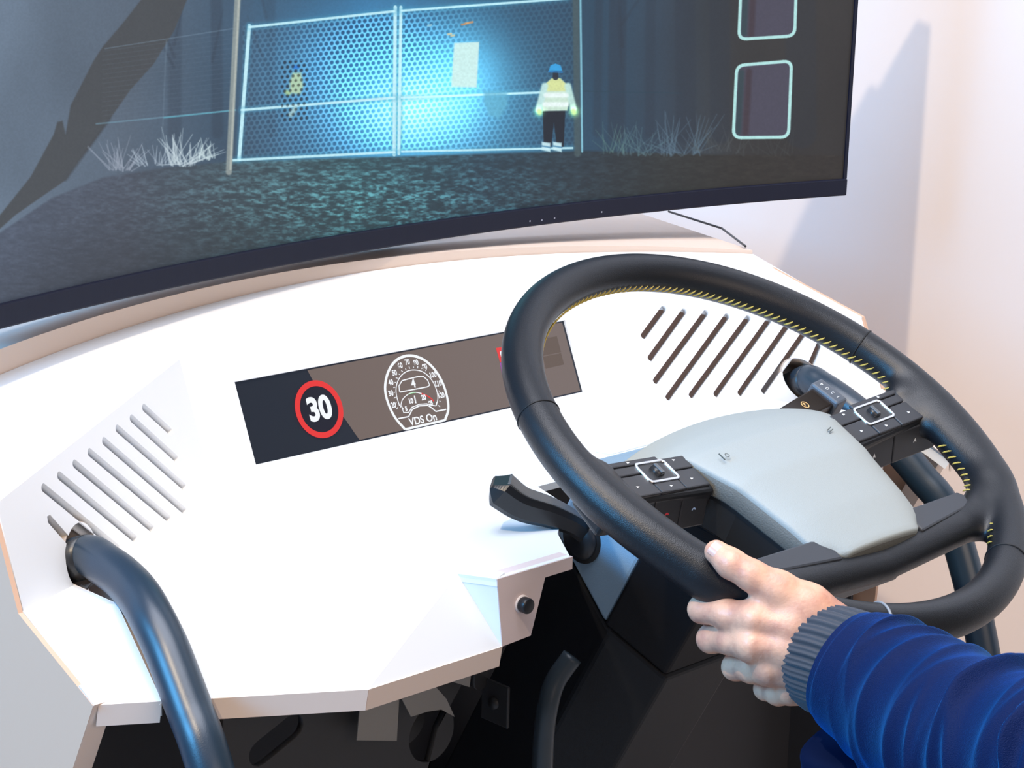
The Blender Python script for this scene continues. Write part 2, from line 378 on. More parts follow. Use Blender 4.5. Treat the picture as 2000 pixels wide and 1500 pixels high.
half = [wb(-0.424), fold(-0.431), A_, B_, V(N1[0], 0.056, 0), N2, N3, V(-0.02, 0.23, 0)]
half_r = [wb(-0.394), fold(-0.400)] + half[2:]
pts = [wb(-0.25)] + half + [p*mx for p in half_r[::-1]] + [wb(-0.25)*mx]
link('desk_panel', prism([V(p[0], p[1], lowz(p[1])) for p in pts], LN, 0.006), WHITE, console)
# printed marking plate on the desk behind the wheel
pm = on(1230, 872, V(0, 0.34, 0.8998), LN); um = unit(on(1245, 866, pm, LN) - on(1175, 884, pm, LN)); wm = np.cross(LN, um)
link('printed_plate', board2d(rrect(0.075, 0.02, 0.003), [], 0.0008, pm + LN*0.0009, um, wm, LN), mat('pale_print', (0.70, 0.76, 0.80), 0.5), console)
link('groove', tube([on(1306, 413, (0, 0, 1.032), Z), on(1350, 427, (0, 0, 1.032), Z), on(1410, 446, (0, 0, 1.030), Z), on(1456, 481, (0, 0, 1.0285), Z)], 0.0013, 8), SATIN, console)
# back board closing the space under the desk
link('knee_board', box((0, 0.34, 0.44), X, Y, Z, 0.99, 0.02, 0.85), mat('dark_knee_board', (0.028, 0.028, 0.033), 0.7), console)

for s in (-1, 1): link('dark_filler', box((s*0.493, 0.31, 0.40), X, Y, Z, 0.004, 0.10, 0.80), MATS['dark_knee_board'], console)  # added dark sheets that keep the sides under the desk dark

# ================================================================== black knobs on the front plates
def knob(s):
    m = V(1, 1, 1) if s < 0 else mx
    c = on(1018, 1179, (0, 0.0555, 0), Y)*m
    return c
for s in (-1,):
    c = knob(s)
    kn = empty('push_knob', c, 'black round push knob on the pinkish plate left of the steering column', 'knob')
    link('collar', tube([c - Y*0.0002, c - Y*0.0014], 0.0070, 28), mat('pale_collar', (0.66, 0.58, 0.56), 0.5), kn, True)
    link('cap', bevel(tube([c - Y*0.001, c - Y*0.0085], 0.0060, 28), 0.0012, 2, 60), PLAST, kn, True)

# ================================================================== grab rails
def rail(s):
    m = V(1, 1, 1) if s < 0 else mx
    hn = unit(V(-0.9825, 0.1863, 0)); off = V(-0.4501, 0.2659, 0.9053) - hn*(0.012 if s < 0 else 0.030)
    px = [(262, 1164), (299, 1212), (324, 1264), (346, 1320), (372, 1390), (398, 1460)]
    NWl = unit(np.cross(TW(-1), VD)); NWl = NWl if NWl @ ND > 0 else -NWl
    hc_ = WP(-1, 0.2145, 0.0425)
    dh = float(proj(hc_)[2]); dpn = float(proj(on(292, 1212, off, hn))[2])
    P = [hc_ - NWl*0.075, hc_ - NWl*0.03] + [at(x, y, dh + (dpn-dh)*t) for x, y, t in ((168, 1086, 0.08), (207, 1105, 0.32), (244, 1133, 0.58), (274, 1168, 0.84))] + [on(*a, off, hn) for a in px[1:]]
    P += [P[-1] + V(-0.002, -0.020, -0.035), P[-1] + V(-0.005, -0.050, -0.115), P[-1] + V(-0.007, -0.072, -0.20), P[-1] + V(-0.008, -0.085, -0.30), P[-1] + V(-0.008, -0.085, -0.55), P[-1] + V(-0.008, -0.085, -P[-1][2])]
    return [p*m for p in P]
for s, lab in ((-1, 'satin black bent grab rail rising through the slot at the near desk corner'), (1, 'satin black bent grab rail behind the far side of the steering wheel')):
    P = rail(s); e = empty('grab_rail', P[-1], lab, 'grab rail', 'bent grab rails')
    link('tube', tube(smooth_path(P, 130), 0.0158, 28), TUBE, e, True)
    q = smooth_path(P, 130); link('collar', tube([q[12], q[17]], 0.0163, 28), SATIN, e, True)
# ================================================================== instrument display set in the centre panel
DO = C0 + V(-DW/2, 0, 0) - ND*0.001      # top-left corner of the glass
DU, DV = X, -VD                           # u to the right, v up (negative going down)
disp = empty('instrument_display', C0 + VD*DH/2, 'wide dark instrument display with speed sign and dial in the white dash', 'display')
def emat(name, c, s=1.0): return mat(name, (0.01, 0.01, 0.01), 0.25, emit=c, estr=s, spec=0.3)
GL_BR = emat('reflection_brown', (0.165, 0.125, 0.112)); GL_DK = emat('display_dark', (0.010, 0.016, 0.030))
E_W = emat('display_white', (0.92, 0.95, 1.0)); E_R = emat('display_red', (0.80, 0.035, 0.035)); E_P = emat('display_purple', (0.35, 0.07, 0.42))
E_BK = emat('display_sign_black', (0.006, 0.007, 0.02)); E_B2 = emat('display_brown_box', (0.115, 0.080, 0.062)); E_G = emat('display_green', (0.2, 0.75, 0.25))
link('glass', box(C0 + VD*DH/2 - ND*0.007, X, VD, ND, DW - 0.0006, DH - 0.0006, 0.010), GL_DK, disp)
DN0 = DO - ND*0.0006
def dp(px, py):
    q = on(px, py, C0 - ND*0.0018, ND) - DO; return V(q @ DU, q @ DV)
def dlink(name, me, m, parent=disp): return link(name, me, m, parent)
L1, L2, L3 = -0.0004, 0.0000, 0.0004
# brown reflection on the glass, painted as a glowing sheet with curved left border
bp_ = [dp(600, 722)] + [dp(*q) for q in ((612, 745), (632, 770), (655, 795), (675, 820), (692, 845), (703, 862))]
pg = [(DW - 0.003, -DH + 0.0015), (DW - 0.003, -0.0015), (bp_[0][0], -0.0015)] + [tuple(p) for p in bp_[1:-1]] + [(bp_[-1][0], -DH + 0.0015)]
dlink('painted_reflection', board2d(pg, [], 0.0002, DN0, DU, DV, ND), GL_BR)
# speed limit sign
sc = dp(622.5, 799.5); sr = 0.02586
sg = dlink('speed_sign', board2d(circle2(sc[0], sc[1], sr - 0.001, 64), [], 0.0002, DN0 + ND*0.0004, DU, DV, ND), E_BK)
link('red_ring', board2d(circle2(sc[0], sc[1], sr, 72), [circle2(sc[0], sc[1], sr*0.80, 72)], 0.0002, DN0 + ND*0.0008, DU, DV, ND), E_R, sg)
link('digits', text2d('30', 0.0285, DN0 + DU*sc[0] + DV*(sc[1] - 0.0003), DU*0.92, DV, ND, 0.0010, 0.0011), E_W, sg)
# speedometer dial
out_px = [(790, 839), (770, 815), (756, 785), (751, 757), (757, 727), (773, 704), (797, 695), (823, 701), (845, 719), (862, 745), (872, 775), (874.5, 800), (868, 821)]
dl_pts = [dp(*q) for q in out_px]
dial = dlink('dial', ribbon2d(list(smooth_path(dl_pts, 60)) , 0.0025, DN0, DU, DV, ND, 0.0006), E_W)
def dl(name, px, wd, m=E_W, sm=0): 
    p = [dp(*q) for q in px]; p = list(smooth_path(p, sm)) if sm else p
    return link(name, ribbon2d(p, wd, DN0, DU, DV, ND, 0.0007), m, dial)
dl('base_line', [(790, 839), (868, 821)], 0.0021)
dl('inner_arc', [(779, 793), (773, 772), (773, 754), (780, 737), (793, 726), (808, 723), (825, 727), (840, 740), (850, 758), (854, 777), (851, 792)], 0.0009, sm=50)
dl('lower_edge', [(777, 818), (797, 814), (804, 800), (818, 793), (834, 792), (842, 797), (850, 804), (870, 800)], 0.0012)
dl('lower_frame', [(783, 793), (787, 806), (797, 806), (803, 796), (818, 790), (832, 789), (842, 792), (850, 793), (852, 786)], 0.0009)
dl('gear_box', [(779, 765), (778, 754), (784, 744), (798, 740), (815, 736), (826, 736), (834, 743), (838, 753), (833, 756), (781, 766), (779, 765)], 0.0010)
dl('rev_arc', [(781, 796), (784, 783), (791, 774), (801, 768), (812, 767), (822, 769)], 0.0008, sm=30)
dl('rev_arc_red', [(822, 769), (832, 773), (840, 778), (846, 784)], 0.0011, E_R, sm=12); dl('rev_arc_green', [(795, 771), (803, 768), (811, 767)], 0.0008, E_G, sm=8)
dl('needle', [(811, 788), (808, 773)], 0.0014); dl('rev_tick', [(787, 800), (783, 794)], 0.0008)
ia = [dp(*q) for q in [(775, 797), (770, 775), (770, 753), (777, 734), (791, 722), (808, 718), (827, 722), (844, 736), (854, 756), (858, 777), (856, 793)]]
ip = smooth_path(ia, 60); cdl = np.mean(ip, axis=0)
seg = np.r_[0, np.cumsum(np.linalg.norm(np.diff(ip, axis=0), axis=1))]
for k in range(23):
    q = np.array([np.interp(seg[-1]*k/22, seg, ip[:, 0]), np.interp(seg[-1]*k/22, seg, ip[:, 1])]); d = unit(q - cdl)
    ln_ = 0.0022 if k % 2 == 0 else 0.0013
    link('tick', ribbon2d([q - d*ln_*0.3, q + d*ln_*0.7], 0.0007, DN0, DU, DV, ND, 0.0007), E_W, dial)
for s_, q in zip(('20', '30', '40', '50', '60', '70', '80', '90', '100', '110', '120'), ((767, 792), (762, 769), (762, 748), (769, 729), (780, 715), (794, 708), (811, 709), (828, 717), (844, 733), (854, 750), (860, 773))):
    p = dp(*q); link('number', text2d(s_, 0.0070, DN0 + DU*p[0] + DV*p[1], DU*0.8, DV, ND, 0.0009, 0.0002), E_W, dial)
for s_, q, z_ in (('4', (806, 750), 0.0115), ('10', (801, 784), 0.0065), ('20', (826, 777), 0.0065), ('25', (840, 788), 0.0055), ('5', (792, 799), 0.0055)):
    p = dp(*q); link('number', text2d(s_, z_, DN0 + DU*p[0] + DV*p[1], DU*0.85, DV, ND, 0.0009, 0.0003), E_W, dial)
p = dp(825, 820); link('caption', text2d('VDS On', 0.0098, DN0 + DU*p[0] + DV*p[1], DU, DV, ND, 0.0009, 0.0002), E_W, dial)
# red and purple tiles and a brown box beside the rim
def tile(name, px, m): return dlink(name, board2d([tuple(dp(*q)) for q in px], [], 0.0002, DN0 + ND*0.0004, DU, DV, ND), m)
tl = tile('red_tile', [(968, 680), (1012, 672), (1018, 700), (976, 708)], E_R); tile('purple_tile', [(976, 709), (1018, 701), (1022, 722), (980, 731)], E_P)
link('tile_mark', board2d([tuple(dp(*q)) for q in ((975, 687), (984, 685), (987, 698), (978, 700))], [], 0.0002, DN0 + ND*0.0008, DU, DV, ND), E_W, tl)
tile('brown_box', [(1052, 663), (1087, 657), (1095, 688), (1060, 695)], E_B2); tile('brown_box', [(1060, 697), (1095, 690), (1101, 712), (1066, 720)], E_B2)

# ================================================================== curved monitor
MR, MC = 2.037, V(0.2006, -1.5088)       # bend of the screen seen from above
ZB, ZT = 1.065, 1.50
XR_ = 0.712; a1 = math.asin((XR_ - MC[0])/MR); ARC = 1.215; a0 = a1 - ARC/MR
def mon(a, z, r=0.0): return V(MC[0] + (MR + r)*math.sin(a), MC[1] + (MR + r)*math.cos(a), z)
monitor = empty('curved_monitor', mon((a0+a1)/2, ZB), 'wide curved black monitor showing a night scene with a lit gate', 'monitor')
def curved(z0, z1, r0, r1, b0=a0, b1=a1, n=48):
    vv = []; ff = []
    for i in range(n + 1):
        a = b0 + (b1-b0)*i/n; vv += [mon(a, z0, r0), mon(a, z1, r0), mon(a, z1, r1), mon(a, z0, r1)]
    for i in range(n):
        for e in range(4): ff.append([i*4+e, (i+1)*4+e, (i+1)*4+(e+1) % 4, i*4+(e+1) % 4])
    ff += [[0, 1, 2, 3], [n*4+3, n*4+2, n*4+1, n*4]]
    return fixn(meshd(vv, ff))
BEZ = mat('monitor_bezel', (0.007, 0.009, 0.024), 0.45, bump=(800, 0.05, 'noise'), spec=0.25)
zs0 = 1.0845                              # lower edge of the picture
link('bottom_bezel', bevel(curved(ZB, zs0, -0.004, 0.02), 0.0015, 2, 50), BEZ, monitor)
link('top_bezel', curved(ZT - 0.01, ZT, -0.002, 0.02), BEZ, monitor)
for b0, b1 in ((a0, a0 + 0.0022), (a1 - 0.0022, a1)): link('side_bezel', curved(zs0, ZT - 0.01, -0.002, 0.02, b0, b1, 2), BEZ, monitor)
link('back_shell', curved(ZB + 0.004, ZT - 0.03, 0.02, 0.05, a0 + 0.03, a1 - 0.03), SATIN, monitor)
for q in ((1035, 432), (1058, 430), (1083, 426), (1175, 414)):
    a = a0
    dd = ray(*q)                          # small printed control marks on the bezel
    lo_, hi_ = 1.2, 3.5
    for _ in range(50):
        mid = 0.5*(lo_+hi_); P = CAM + dd*mid
        if math.hypot(P[0]-MC[0], P[1]-MC[1]) < MR - 0.004: lo_ = mid
        else: hi_ = mid
    P = CAM + dd*lo_; n = unit(V(MC[0]-P[0], MC[1]-P[1], 0)); u_ = np.cross(n, Z)
    link('control_mark', box(P, u_, Z, n, 0.0016, 0.0016, 0.0006), mat('bezel_mark', (0.3, 0.32, 0.4), 0.5), monitor)
link('stand_neck', box((MC[0]-0.1, 0.64, 1.17), X, Y, Z, 0.12, 0.06, 0.24, 0.01), SATIN, monitor)
link('stand_base', box((MC[0]-0.1, 0.72, 1.054), X, Y, Z, 0.30, 0.20, 0.012, 0.004), SATIN, monitor)

# ---- the picture: drawn here by code on a canvas, then wrapped on the screen
CX0, CY0, CW_, CH_ = -200, -760, 1960, 1440
cv = np.zeros((CH_, CW_, 3), np.float32)
gy, gx = np.mgrid[0:CH_, 0:CW_].astype(np.float32); gx += CX0; gy += CY0
def lerp(a, b, t): return a + (b - a)*t
def noise2(sx, sy, seed, oct=3):
    r = np.random.RandomState(seed); out = np.zeros((CH_, CW_), np.float32); amp = 1.0; tot = 0
    for o in range(oct):
        nx, ny = int(CW_/sx)+3, int(CH_/sy)+3; g = r.rand(ny, nx).astype(np.float32)
        fx = (gx-CX0)/sx; fy = (gy-CY0)/sy; ix = fx.astype(int); iy = fy.astype(int); tx = fx-ix; ty = fy-iy
        tx = tx*tx*(3-2*tx); ty = ty*ty*(3-2*ty)
        out += amp*((g[iy, ix]*(1-tx)+g[iy, ix+1]*tx)*(1-ty)+(g[iy+1, ix]*(1-tx)+g[iy+1, ix+1]*tx)*ty); tot += amp; amp *= 0.5; sx /= 2; sy /= 2
    return out/tot
RGB = lambda *c: np.array(c, np.float32)/255
xa = np.interp(gx, [-200, 0, 250, 450, 700, 950, 1150, 1300, 1450, 1760], [0, 1, 2, 3, 4, 5, 6, 7, 8, 9])
cols = np.array([(96, 114, 134), (98, 115, 134), (86, 101, 118), (62, 88, 112), (44, 96, 134), (42, 86, 118), (40, 72, 96), (46, 62, 78), (50, 50, 50), (50, 46, 44)], np.float32)/255  # paler left end paints the screen's reflection haze into the picture
for c in range(3): cv[..., c] = np.interp(xa, range(10), cols[:, c])
cv *= (0.86 + 0.3*noise2(160, 260, 1))[..., None]
cv *= np.interp(gy, [-700, -100, 300], [0.75, 1.0, 0.92])[..., None]
def blend(mask, col, al=1.0):
    m = (mask*al)[..., None]; cv[:] = cv*(1-m) + np.asarray(col, np.float32)*m
def win(x0, y0, x1, y1): return slice(max(0, int(y0-CY0)), min(CH_, int(y1-CY0)+1)), slice(max(0, int(x0-CX0)), min(CW_, int(x1-CX0)+1))
def wblend(sl, mask, col, al=1.0):
    m = (mask*al)[..., None]; cv[sl] = cv[sl]*(1-m) + np.asarray(col, np.float32)*m
def line(x0, y0, x1, y1, wd, col, al=1.0, soft=1.2, w1=None):
    p = wd + soft + 3; sl = win(min(x0, x1)-p, min(y0, y1)-p, max(x0, x1)+p, max(y0, y1)+p); x, y = gx[sl], gy[sl]
    dx, dy = x1-x0, y1-y0; t = np.clip(((x-x0)*dx+(y-y0)*dy)/max(dx*dx+dy*dy, 1e-6), 0, 1)
    ww = wd if w1 is None else wd+(w1-wd)*t
    d = np.hypot(x-x0-t*dx, y-y0-t*dy) - ww/2; wblend(sl, np.clip(0.5 - d/soft, 0, 1), col, al)
def poly(pts, col, al=1.0, soft=1.5):
    P = np.array(pts, float); p = soft+2; sl = win(P[:, 0].min()-p, P[:, 1].min()-p, P[:, 0].max()+p, P[:, 1].max()+p); x, y = gx[sl], gy[sl]
    ins = np.zeros(x.shape, bool); dm = np.full(x.shape, 1e9, np.float32)
    for i in range(len(P)):
        (xa_, ya_), (xb, yb) = P[i], P[(i+1) % len(P)]
        if yb != ya_: ins ^= ((ya_ > y) != (yb > y)) & (x < (xb-xa_)*(y-ya_)/(yb-ya_)+xa_)
        t = np.clip(((x-xa_)*(xb-xa_)+(y-ya_)*(yb-ya_))/max((xb-xa_)**2+(yb-ya_)**2, 1e-6), 0, 1); dm = np.minimum(dm, np.hypot(x-xa_-t*(xb-xa_), y-ya_-t*(yb-ya_)))
    wblend(sl, np.clip(0.5 + np.where(ins, dm, -dm)/soft, 0, 1), col, al)
def glow(x0, y0, sx, sy, col, al):
    sl = win(x0-3*sx, y0-3*sy, x0+3*sx, y0+3*sy); x, y = gx[sl], gy[sl]
    cv[sl] += (np.exp(-((x-x0)/sx)**2-((y-y0)/sy)**2)*al)[..., None]*np.asarray(col, np.float32)
# far trees
rs = np.random.RandomState(3)
for x, wd, al in ((345, 26, .25), (415, 22, .3), (520, 18, .2), (1215, 34, .4), (1330, 40, .38), (1275, 20, .3), (1180, 16, .3), (1400, 40, .4), (1560, 60, .3)):
    line(x, -760, x+rs.randint(-14, 14), 260, wd, RGB(34, 44, 58), al, 6)
for k in range(14):
    x = rs.choice([340, 415, 1215, 1330, 520]); y = rs.randint(-120, 110); line(x, y+60, x+rs.randint(-70, 70), y-40, 6, RGB(36, 46, 60), .3, 4, 2)
glow(770, 190, 190, 170, RGB(40, 120, 160), 0.55); glow(860, 205, 150, 130, RGB(90, 165, 180), 0.42); glow(800, 215, 110, 70, RGB(170, 215, 225), 0.38)
glow(600, 120, 120, 100, RGB(20, 70, 100), .25)
# ground
gl = np.interp(gx, [-200, 0, 100, 200, 320, 460, 770, 1130, 1400, 1760], [560, 452, 385, 345, 325, 312, 303, 292, 300, 300])
gm = np.clip((gy-gl)/5, 0, 1)
gc = np.zeros_like(cv); gcols = np.array([(74, 84, 104), (76, 86, 104), (72, 80, 94), (60, 78, 88), (48, 82, 92), (40, 66, 82), (38, 52, 62), (42, 46, 46), (44, 42, 38), (46, 40, 36)], np.float32)/255
for c in range(3): gc[..., c] = np.interp(xa, range(10), gcols[:, c])
fib = noise2(16, 5, 11, 3); rot = noise2(7, 3, 12, 2)
dk_ = np.interp(gy-gl, [0, 60, 200], [1.02, 0.98, 0.72])
ga = np.interp(gx, [-200, 250, 550, 900, 1300], [0.30, 0.42, 0.85, 0.8, 0.5]); gc *= (dk_*(0.98 + ga*(0.62*fib*np.clip(0.4+rot, 0, 1.2) - 0.28)))[..., None]
gi = np.exp(-((gx-720)/300)**2-((gy-395)/75)**2)*(np.clip(rot*fib*3.0-0.5, 0, 1)); gc += gi[..., None]*RGB(48, 88, 88)
cv = cv*(1-gm[..., None]) + gc*gm[..., None]
# leaning trunk
poly([(640, -760), (840, -760), (480, -260), (365, 0), (340, 60), (300, 125), (255, 175), (215, 232), (180, 280), (150, 320), (128, 352), (70, 392), (30, 420), (-60, 500), (-60, 470), (0, 420), (60, 345), (105, 262), (112, 238), (122, 236), (128, 262), (138, 206), (182, 120), (200, 92), (240, 45), (275, 0), (350, -260)], RGB(66, 70, 74), 0.96, 3)
line(128, 352, 215, 232, 5, RGB(56, 60, 66), .5, 4)
# old wire fence at the left
line(205, 95, 460, 55, 2, RGB(120, 145, 165), .45); line(188, 242, 460, 215, 3, RGB(110, 150, 170), .6); line(320, 230, 460, 215, 3, RGB(90, 170, 190), .7)
for k in range(16): line(200, 100+k*9, 455, 66+k*9.4, 1.0, RGB(104, 122, 142), .25)
line(325, 80, 316, 290, 3, RGB(100, 120, 138), .4)
# gate: mesh of hexagons, frame, posts
q = 10.8; u1 = gx/q; v1 = (gy + gx*0.10)/(q*0.866); row = np.floor(v1+0.5); xo = u1 + 0.5*(np.mod(row, 2)); dx = xo-np.floor(xo+0.5); dy = (v1-row)*0.866
hexd = np.hypot(dx, dy*0.95); wires = np.clip((hexd-0.26)/0.16, 0, 1)
top = np.interp(gx, [487, 770, 785, 1130], [50, 22, 22, -3]); bot = np.interp(gx, [465, 770, 1130], [310, 295, 288])
gate = ((gx > 473) & (gx < 1130) & (gy > top) & (gy < bot)).astype(np.float32)
br = np.exp(-((gx-760)/185)**2-((gy-185)/150)**2) + 0.6*np.exp(-((gx-720)/90)**2-((gy-90)/70)**2) + 0.10
br *= 1-0.9*np.exp(-((gx-970)/75)**2-((gy-110)/110)**2); br = np.clip(br, 0, 1)
cv += (gate*br*(wires-0.42))[..., None]*RGB(150, 215, 225)*0.62
cv = np.clip(cv, 0, 1)
FR_ = RGB(196, 240, 250)
for a in ((487, 50, 467, 311, 7), (772, 14, 770, 302, 7), (783, 14, 779, 300, 6)): line(*a[:4], a[4]+5, RGB(70, 150, 185), .5, 8); line(*a, FR_, .95)
for a in ((487, 53, 770, 22, 5), (785, 21, 1110, -3, 4.5), (472, 215, 770, 191, 5), (785, 191, 1072, 180, 4.5), (455, 313, 770, 297, 5), (785, 296, 1118, 289, 4)): line(*a[:4], a[4]+6, RGB(70, 160, 195), .45, 9); line(*a, FR_, .92)
line(470, -120, 447, 336, 12, RGB(142, 152, 150), .9, 3); line(473, -120, 450, 330, 4, RGB(196, 200, 190), .6, 3)
line(1124, -60, 1128, 300, 13, RGB(70, 88, 92), .8, 4); line(1133, -60, 1137, 296, 4, RGB(140, 205, 225), .85)
line(1140, 178, 1330, 182, 2, RGB(30, 60, 76), .7); line(120, 1, 121, 2, 1, RGB(90, 90, 90), .1)
# lit board and glow, small lights
glow(910, 130, 90, 90, RGB(90, 170, 190), .35); poly([(887, 84), (936, 82), (931, 171), (881, 170)], RGB(206, 240, 236), .97, 3)
poly([(945, 178), (990, 180), (992, 205), (975, 232), (955, 225), (944, 200)], RGB(96, 176, 206), .75, 8)
for x, y, c in ((912, 46, (230, 170, 110)), (905, 48, (190, 140, 100)), (920, 44, (200, 150, 110)), (878, 67, (210, 205, 170)), (884, 70, (200, 200, 170)), (839, 50, (150, 200, 220))): line(x-3, y, x+3, y-1, 4, RGB(*c), .9)
# worker in front of the gate
poly([(1060, 216), (1062, 285), (1076, 290), (1082, 240), (1088, 290), (1101, 286), (1104, 216)], RGB(18, 26, 38), .95)
poly([(1064, 165), (1078, 153), (1094, 153), (1108, 166), (1114, 190), (1108, 216), (1060, 217), (1056, 190)], RGB(206, 232, 214), .97, 3)
poly([(1064, 165), (1078, 153), (1094, 153), (1108, 166), (1106, 178), (1066, 178)], RGB(214, 224, 150), .9, 3)
line(1064, 168, 1052, 214, 13, RGB(190, 228, 226), .95, 4); line(1109, 168, 1120, 212, 13, RGB(190, 228, 220), .95, 4)
glow(1053, 218, 9, 9, RGB(120, 200, 110), .8); glow(1121, 218, 9, 9, RGB(130, 210, 110), .9)
line(1053, 217, 1054, 220, 9, RGB(214, 250, 170), .95, 4); line(1120, 217, 1121, 220, 9, RGB(214, 250, 170), .95, 4)
line(1066, 186, 1106, 186, 9, RGB(236, 250, 250), .9, 4); line(1064, 204, 1106, 204, 9, RGB(236, 250, 250), .9, 4)
line(1085, 143, 1085, 151, 11, RGB(30, 40, 52), .95); poly([(1072, 138), (1075, 128), (1085, 124), (1095, 128), (1098, 138)], RGB(46, 160, 224), .97); line(1072, 140, 1098, 141, 3, RGB(30, 130, 200), .9)
for x in (1066, 1088): poly([(x-8, 277), (x+9, 279), (x+9, 297), (x-8, 293)], RGB(200, 236, 244), .95, 3); line(x-8, 285, x+9, 288, 3, RGB(70, 130, 170), .8)
# far worker behind the mesh
poly([(572, 142), (588, 142), (592, 168), (586, 184), (566, 182), (566, 160)], RGB(188, 214, 170), .85, 6); line(563, 182, 560, 180, 9, RGB(180, 214, 150), .8, 5)
line(576, 212, 568, 224, 9, RGB(170, 206, 206), .8, 5); line(575, 131, 581, 131, 7, RGB(30, 120, 210), .9, 3)
sl = win(550, 120, 600, 235); cv[sl] *= (1 - 0.45*np.clip((0.30-hexd[sl])/0.1, 0, 1))[..., None]
# grass tufts
for (cx_, cy_, n_, h_, col, al, sp) in ((235, 335, 26, 66, (150, 160, 176), .6, 40), (355, 325, 40, 72, (190, 206, 214), .75, 48), (300, 325, 18, 42, (170, 185, 200), .65, 60), (400, 315, 16, 40, (200, 220, 224), .75, 40), (1330, 305, 40, 90, (86, 112, 130), .5, 70), (1240, 305, 22, 70, (84, 116, 126), .5, 60), (1200, 300, 12, 62, (90, 126, 120), .5, 40), (1400, 300, 20, 60, (74, 82, 84), .4, 80), (1500, 305, 18, 50, (62, 66, 66), .35, 100)):
    for k in range(n_):
        x = cx_ + rs.uniform(-sp, sp)*0.55; a = rs.normal(0, .55) + (x-cx_)/sp*0.8; ln_ = h_*rs.uniform(.45, 1.0); y = cy_ - rs.uniform(0, 8)
        line(x, y, x+math.sin(a)*ln_, y-math.cos(a)*ln_, 3.0, RGB(*col), al*rs.uniform(.5, 1), 1.5, 1.5)
# two mirror frames at the right
def mirror(pts):
    P = np.array(pts, float); R2 = []
    for i in range(len(P)):
        a, b, c = P[i-1], P[i], P[(i+1) % len(P)]; d1 = unit(a-b)*16; d2 = unit(c-b)*16
        for k in range(7):
            t = k/6; R2.append((b+d1)*(1-t)**2 + 2*b*t*(1-t) + (b+d2)*t*t)
    poly(R2, RGB(70, 68, 84)); x0 = P[:, 0].min()
    line(P[0][0]+9, P[0][1]+14, P[3][0]+10, P[3][1]-12, 12, RGB(40, 62, 68), .8, 6); line(P[0][0]+24, P[0][1]+12, P[3][0]+24, P[3][1]-10, 12, RGB(58, 46, 54), .8, 6)
    for i in range(len(R2)): line(*R2[i-1], *R2[i], 6.2, RGB(176, 226, 224), 1.0)
mirror([(1439, 128), (1546, 119), (1540, 268), (1432, 269)]); mirror([(1449, -70), (1557, -78), (1552, 70), (1443, 77)])
cv = np.clip(cv*(0.97 + 0.06*noise2(3, 3, 21, 1))[..., None], 0, 1)
# wrap: texel -> point on the screen -> canvas
TWX, THX = 2048, 900
aa = a0 + 0.0022 + (a1-a0-0.0044)*(np.arange(TWX)+0.5)/TWX; zz = zs0 + (ZT-0.01-zs0)*(np.arange(THX)+0.5)/THX
AA, ZZ = np.meshgrid(aa, zz); PP = np.stack([MC[0]+MR*np.sin(AA), MC[1]+MR*np.cos(AA), ZZ], -1); pq = proj(PP)
fx = np.clip(pq[..., 0]-CX0, 0, CW_-2.01); fy = np.clip(pq[..., 1]-CY0, 0, CH_-2.01); ix = fx.astype(int); iy = fy.astype(int); tx = (fx-ix)[..., None]; ty = (fy-iy)[..., None]
tex = (cv[iy, ix]*(1-tx)+cv[iy, ix+1]*tx)*(1-ty)+(cv[iy+1, ix]*(1-tx)+cv[iy+1, ix+1]*tx)*ty
img = bpy.data.images.new('night_scene_picture', TWX, THX, alpha=False, float_buffer=False)
img.colorspace_settings.name = 'sRGB'
img.pixels.foreach_set(np.concatenate([tex, np.ones((THX, TWX, 1))], -1).astype(np.float32).ravel()); img.update(); img.pack()
n = 64; vv = []; ff = []; uv = []
for i in range(n+1):
    a = a0 + 0.0022 + (a1-a0-0.0044)*i/n; vv += [mon(a, zs0), mon(a, ZT-0.01)]
for i in range(n): ff.append([i*2, (i+1)*2, (i+1)*2+1, i*2+1])
me = meshd(vv, ff); ul = me.uv_layers.new(name='UVMap')
for i in range(n):
    for k, (s_, t_) in enumerate(((i, 0), (i+1, 0), (i+1, 1), (i, 1))): ul.data[i*4+k].uv = (s_/n, t_)
ms = bpy.data.materials.new('screen_picture'); ms.use_nodes = True; nt = ms.node_tree; b = nt.nodes['Principled BSDF']
ti = nt.nodes.new('ShaderNodeTexImage'); ti.image = img; ti.extension = 'EXTEND'; nt.links.new(ti.outputs['Color'], b.inputs['Emission Color']); b.inputs['Emission Strength'].default_value = 1.0
b.inputs['Base Color'].default_value = (0.008, 0.008, 0.009, 1); b.inputs['Roughness'].default_value = 0.45; b.inputs['Specular IOR Level'].default_value = 0.3
link('screen', me, ms, monitor)
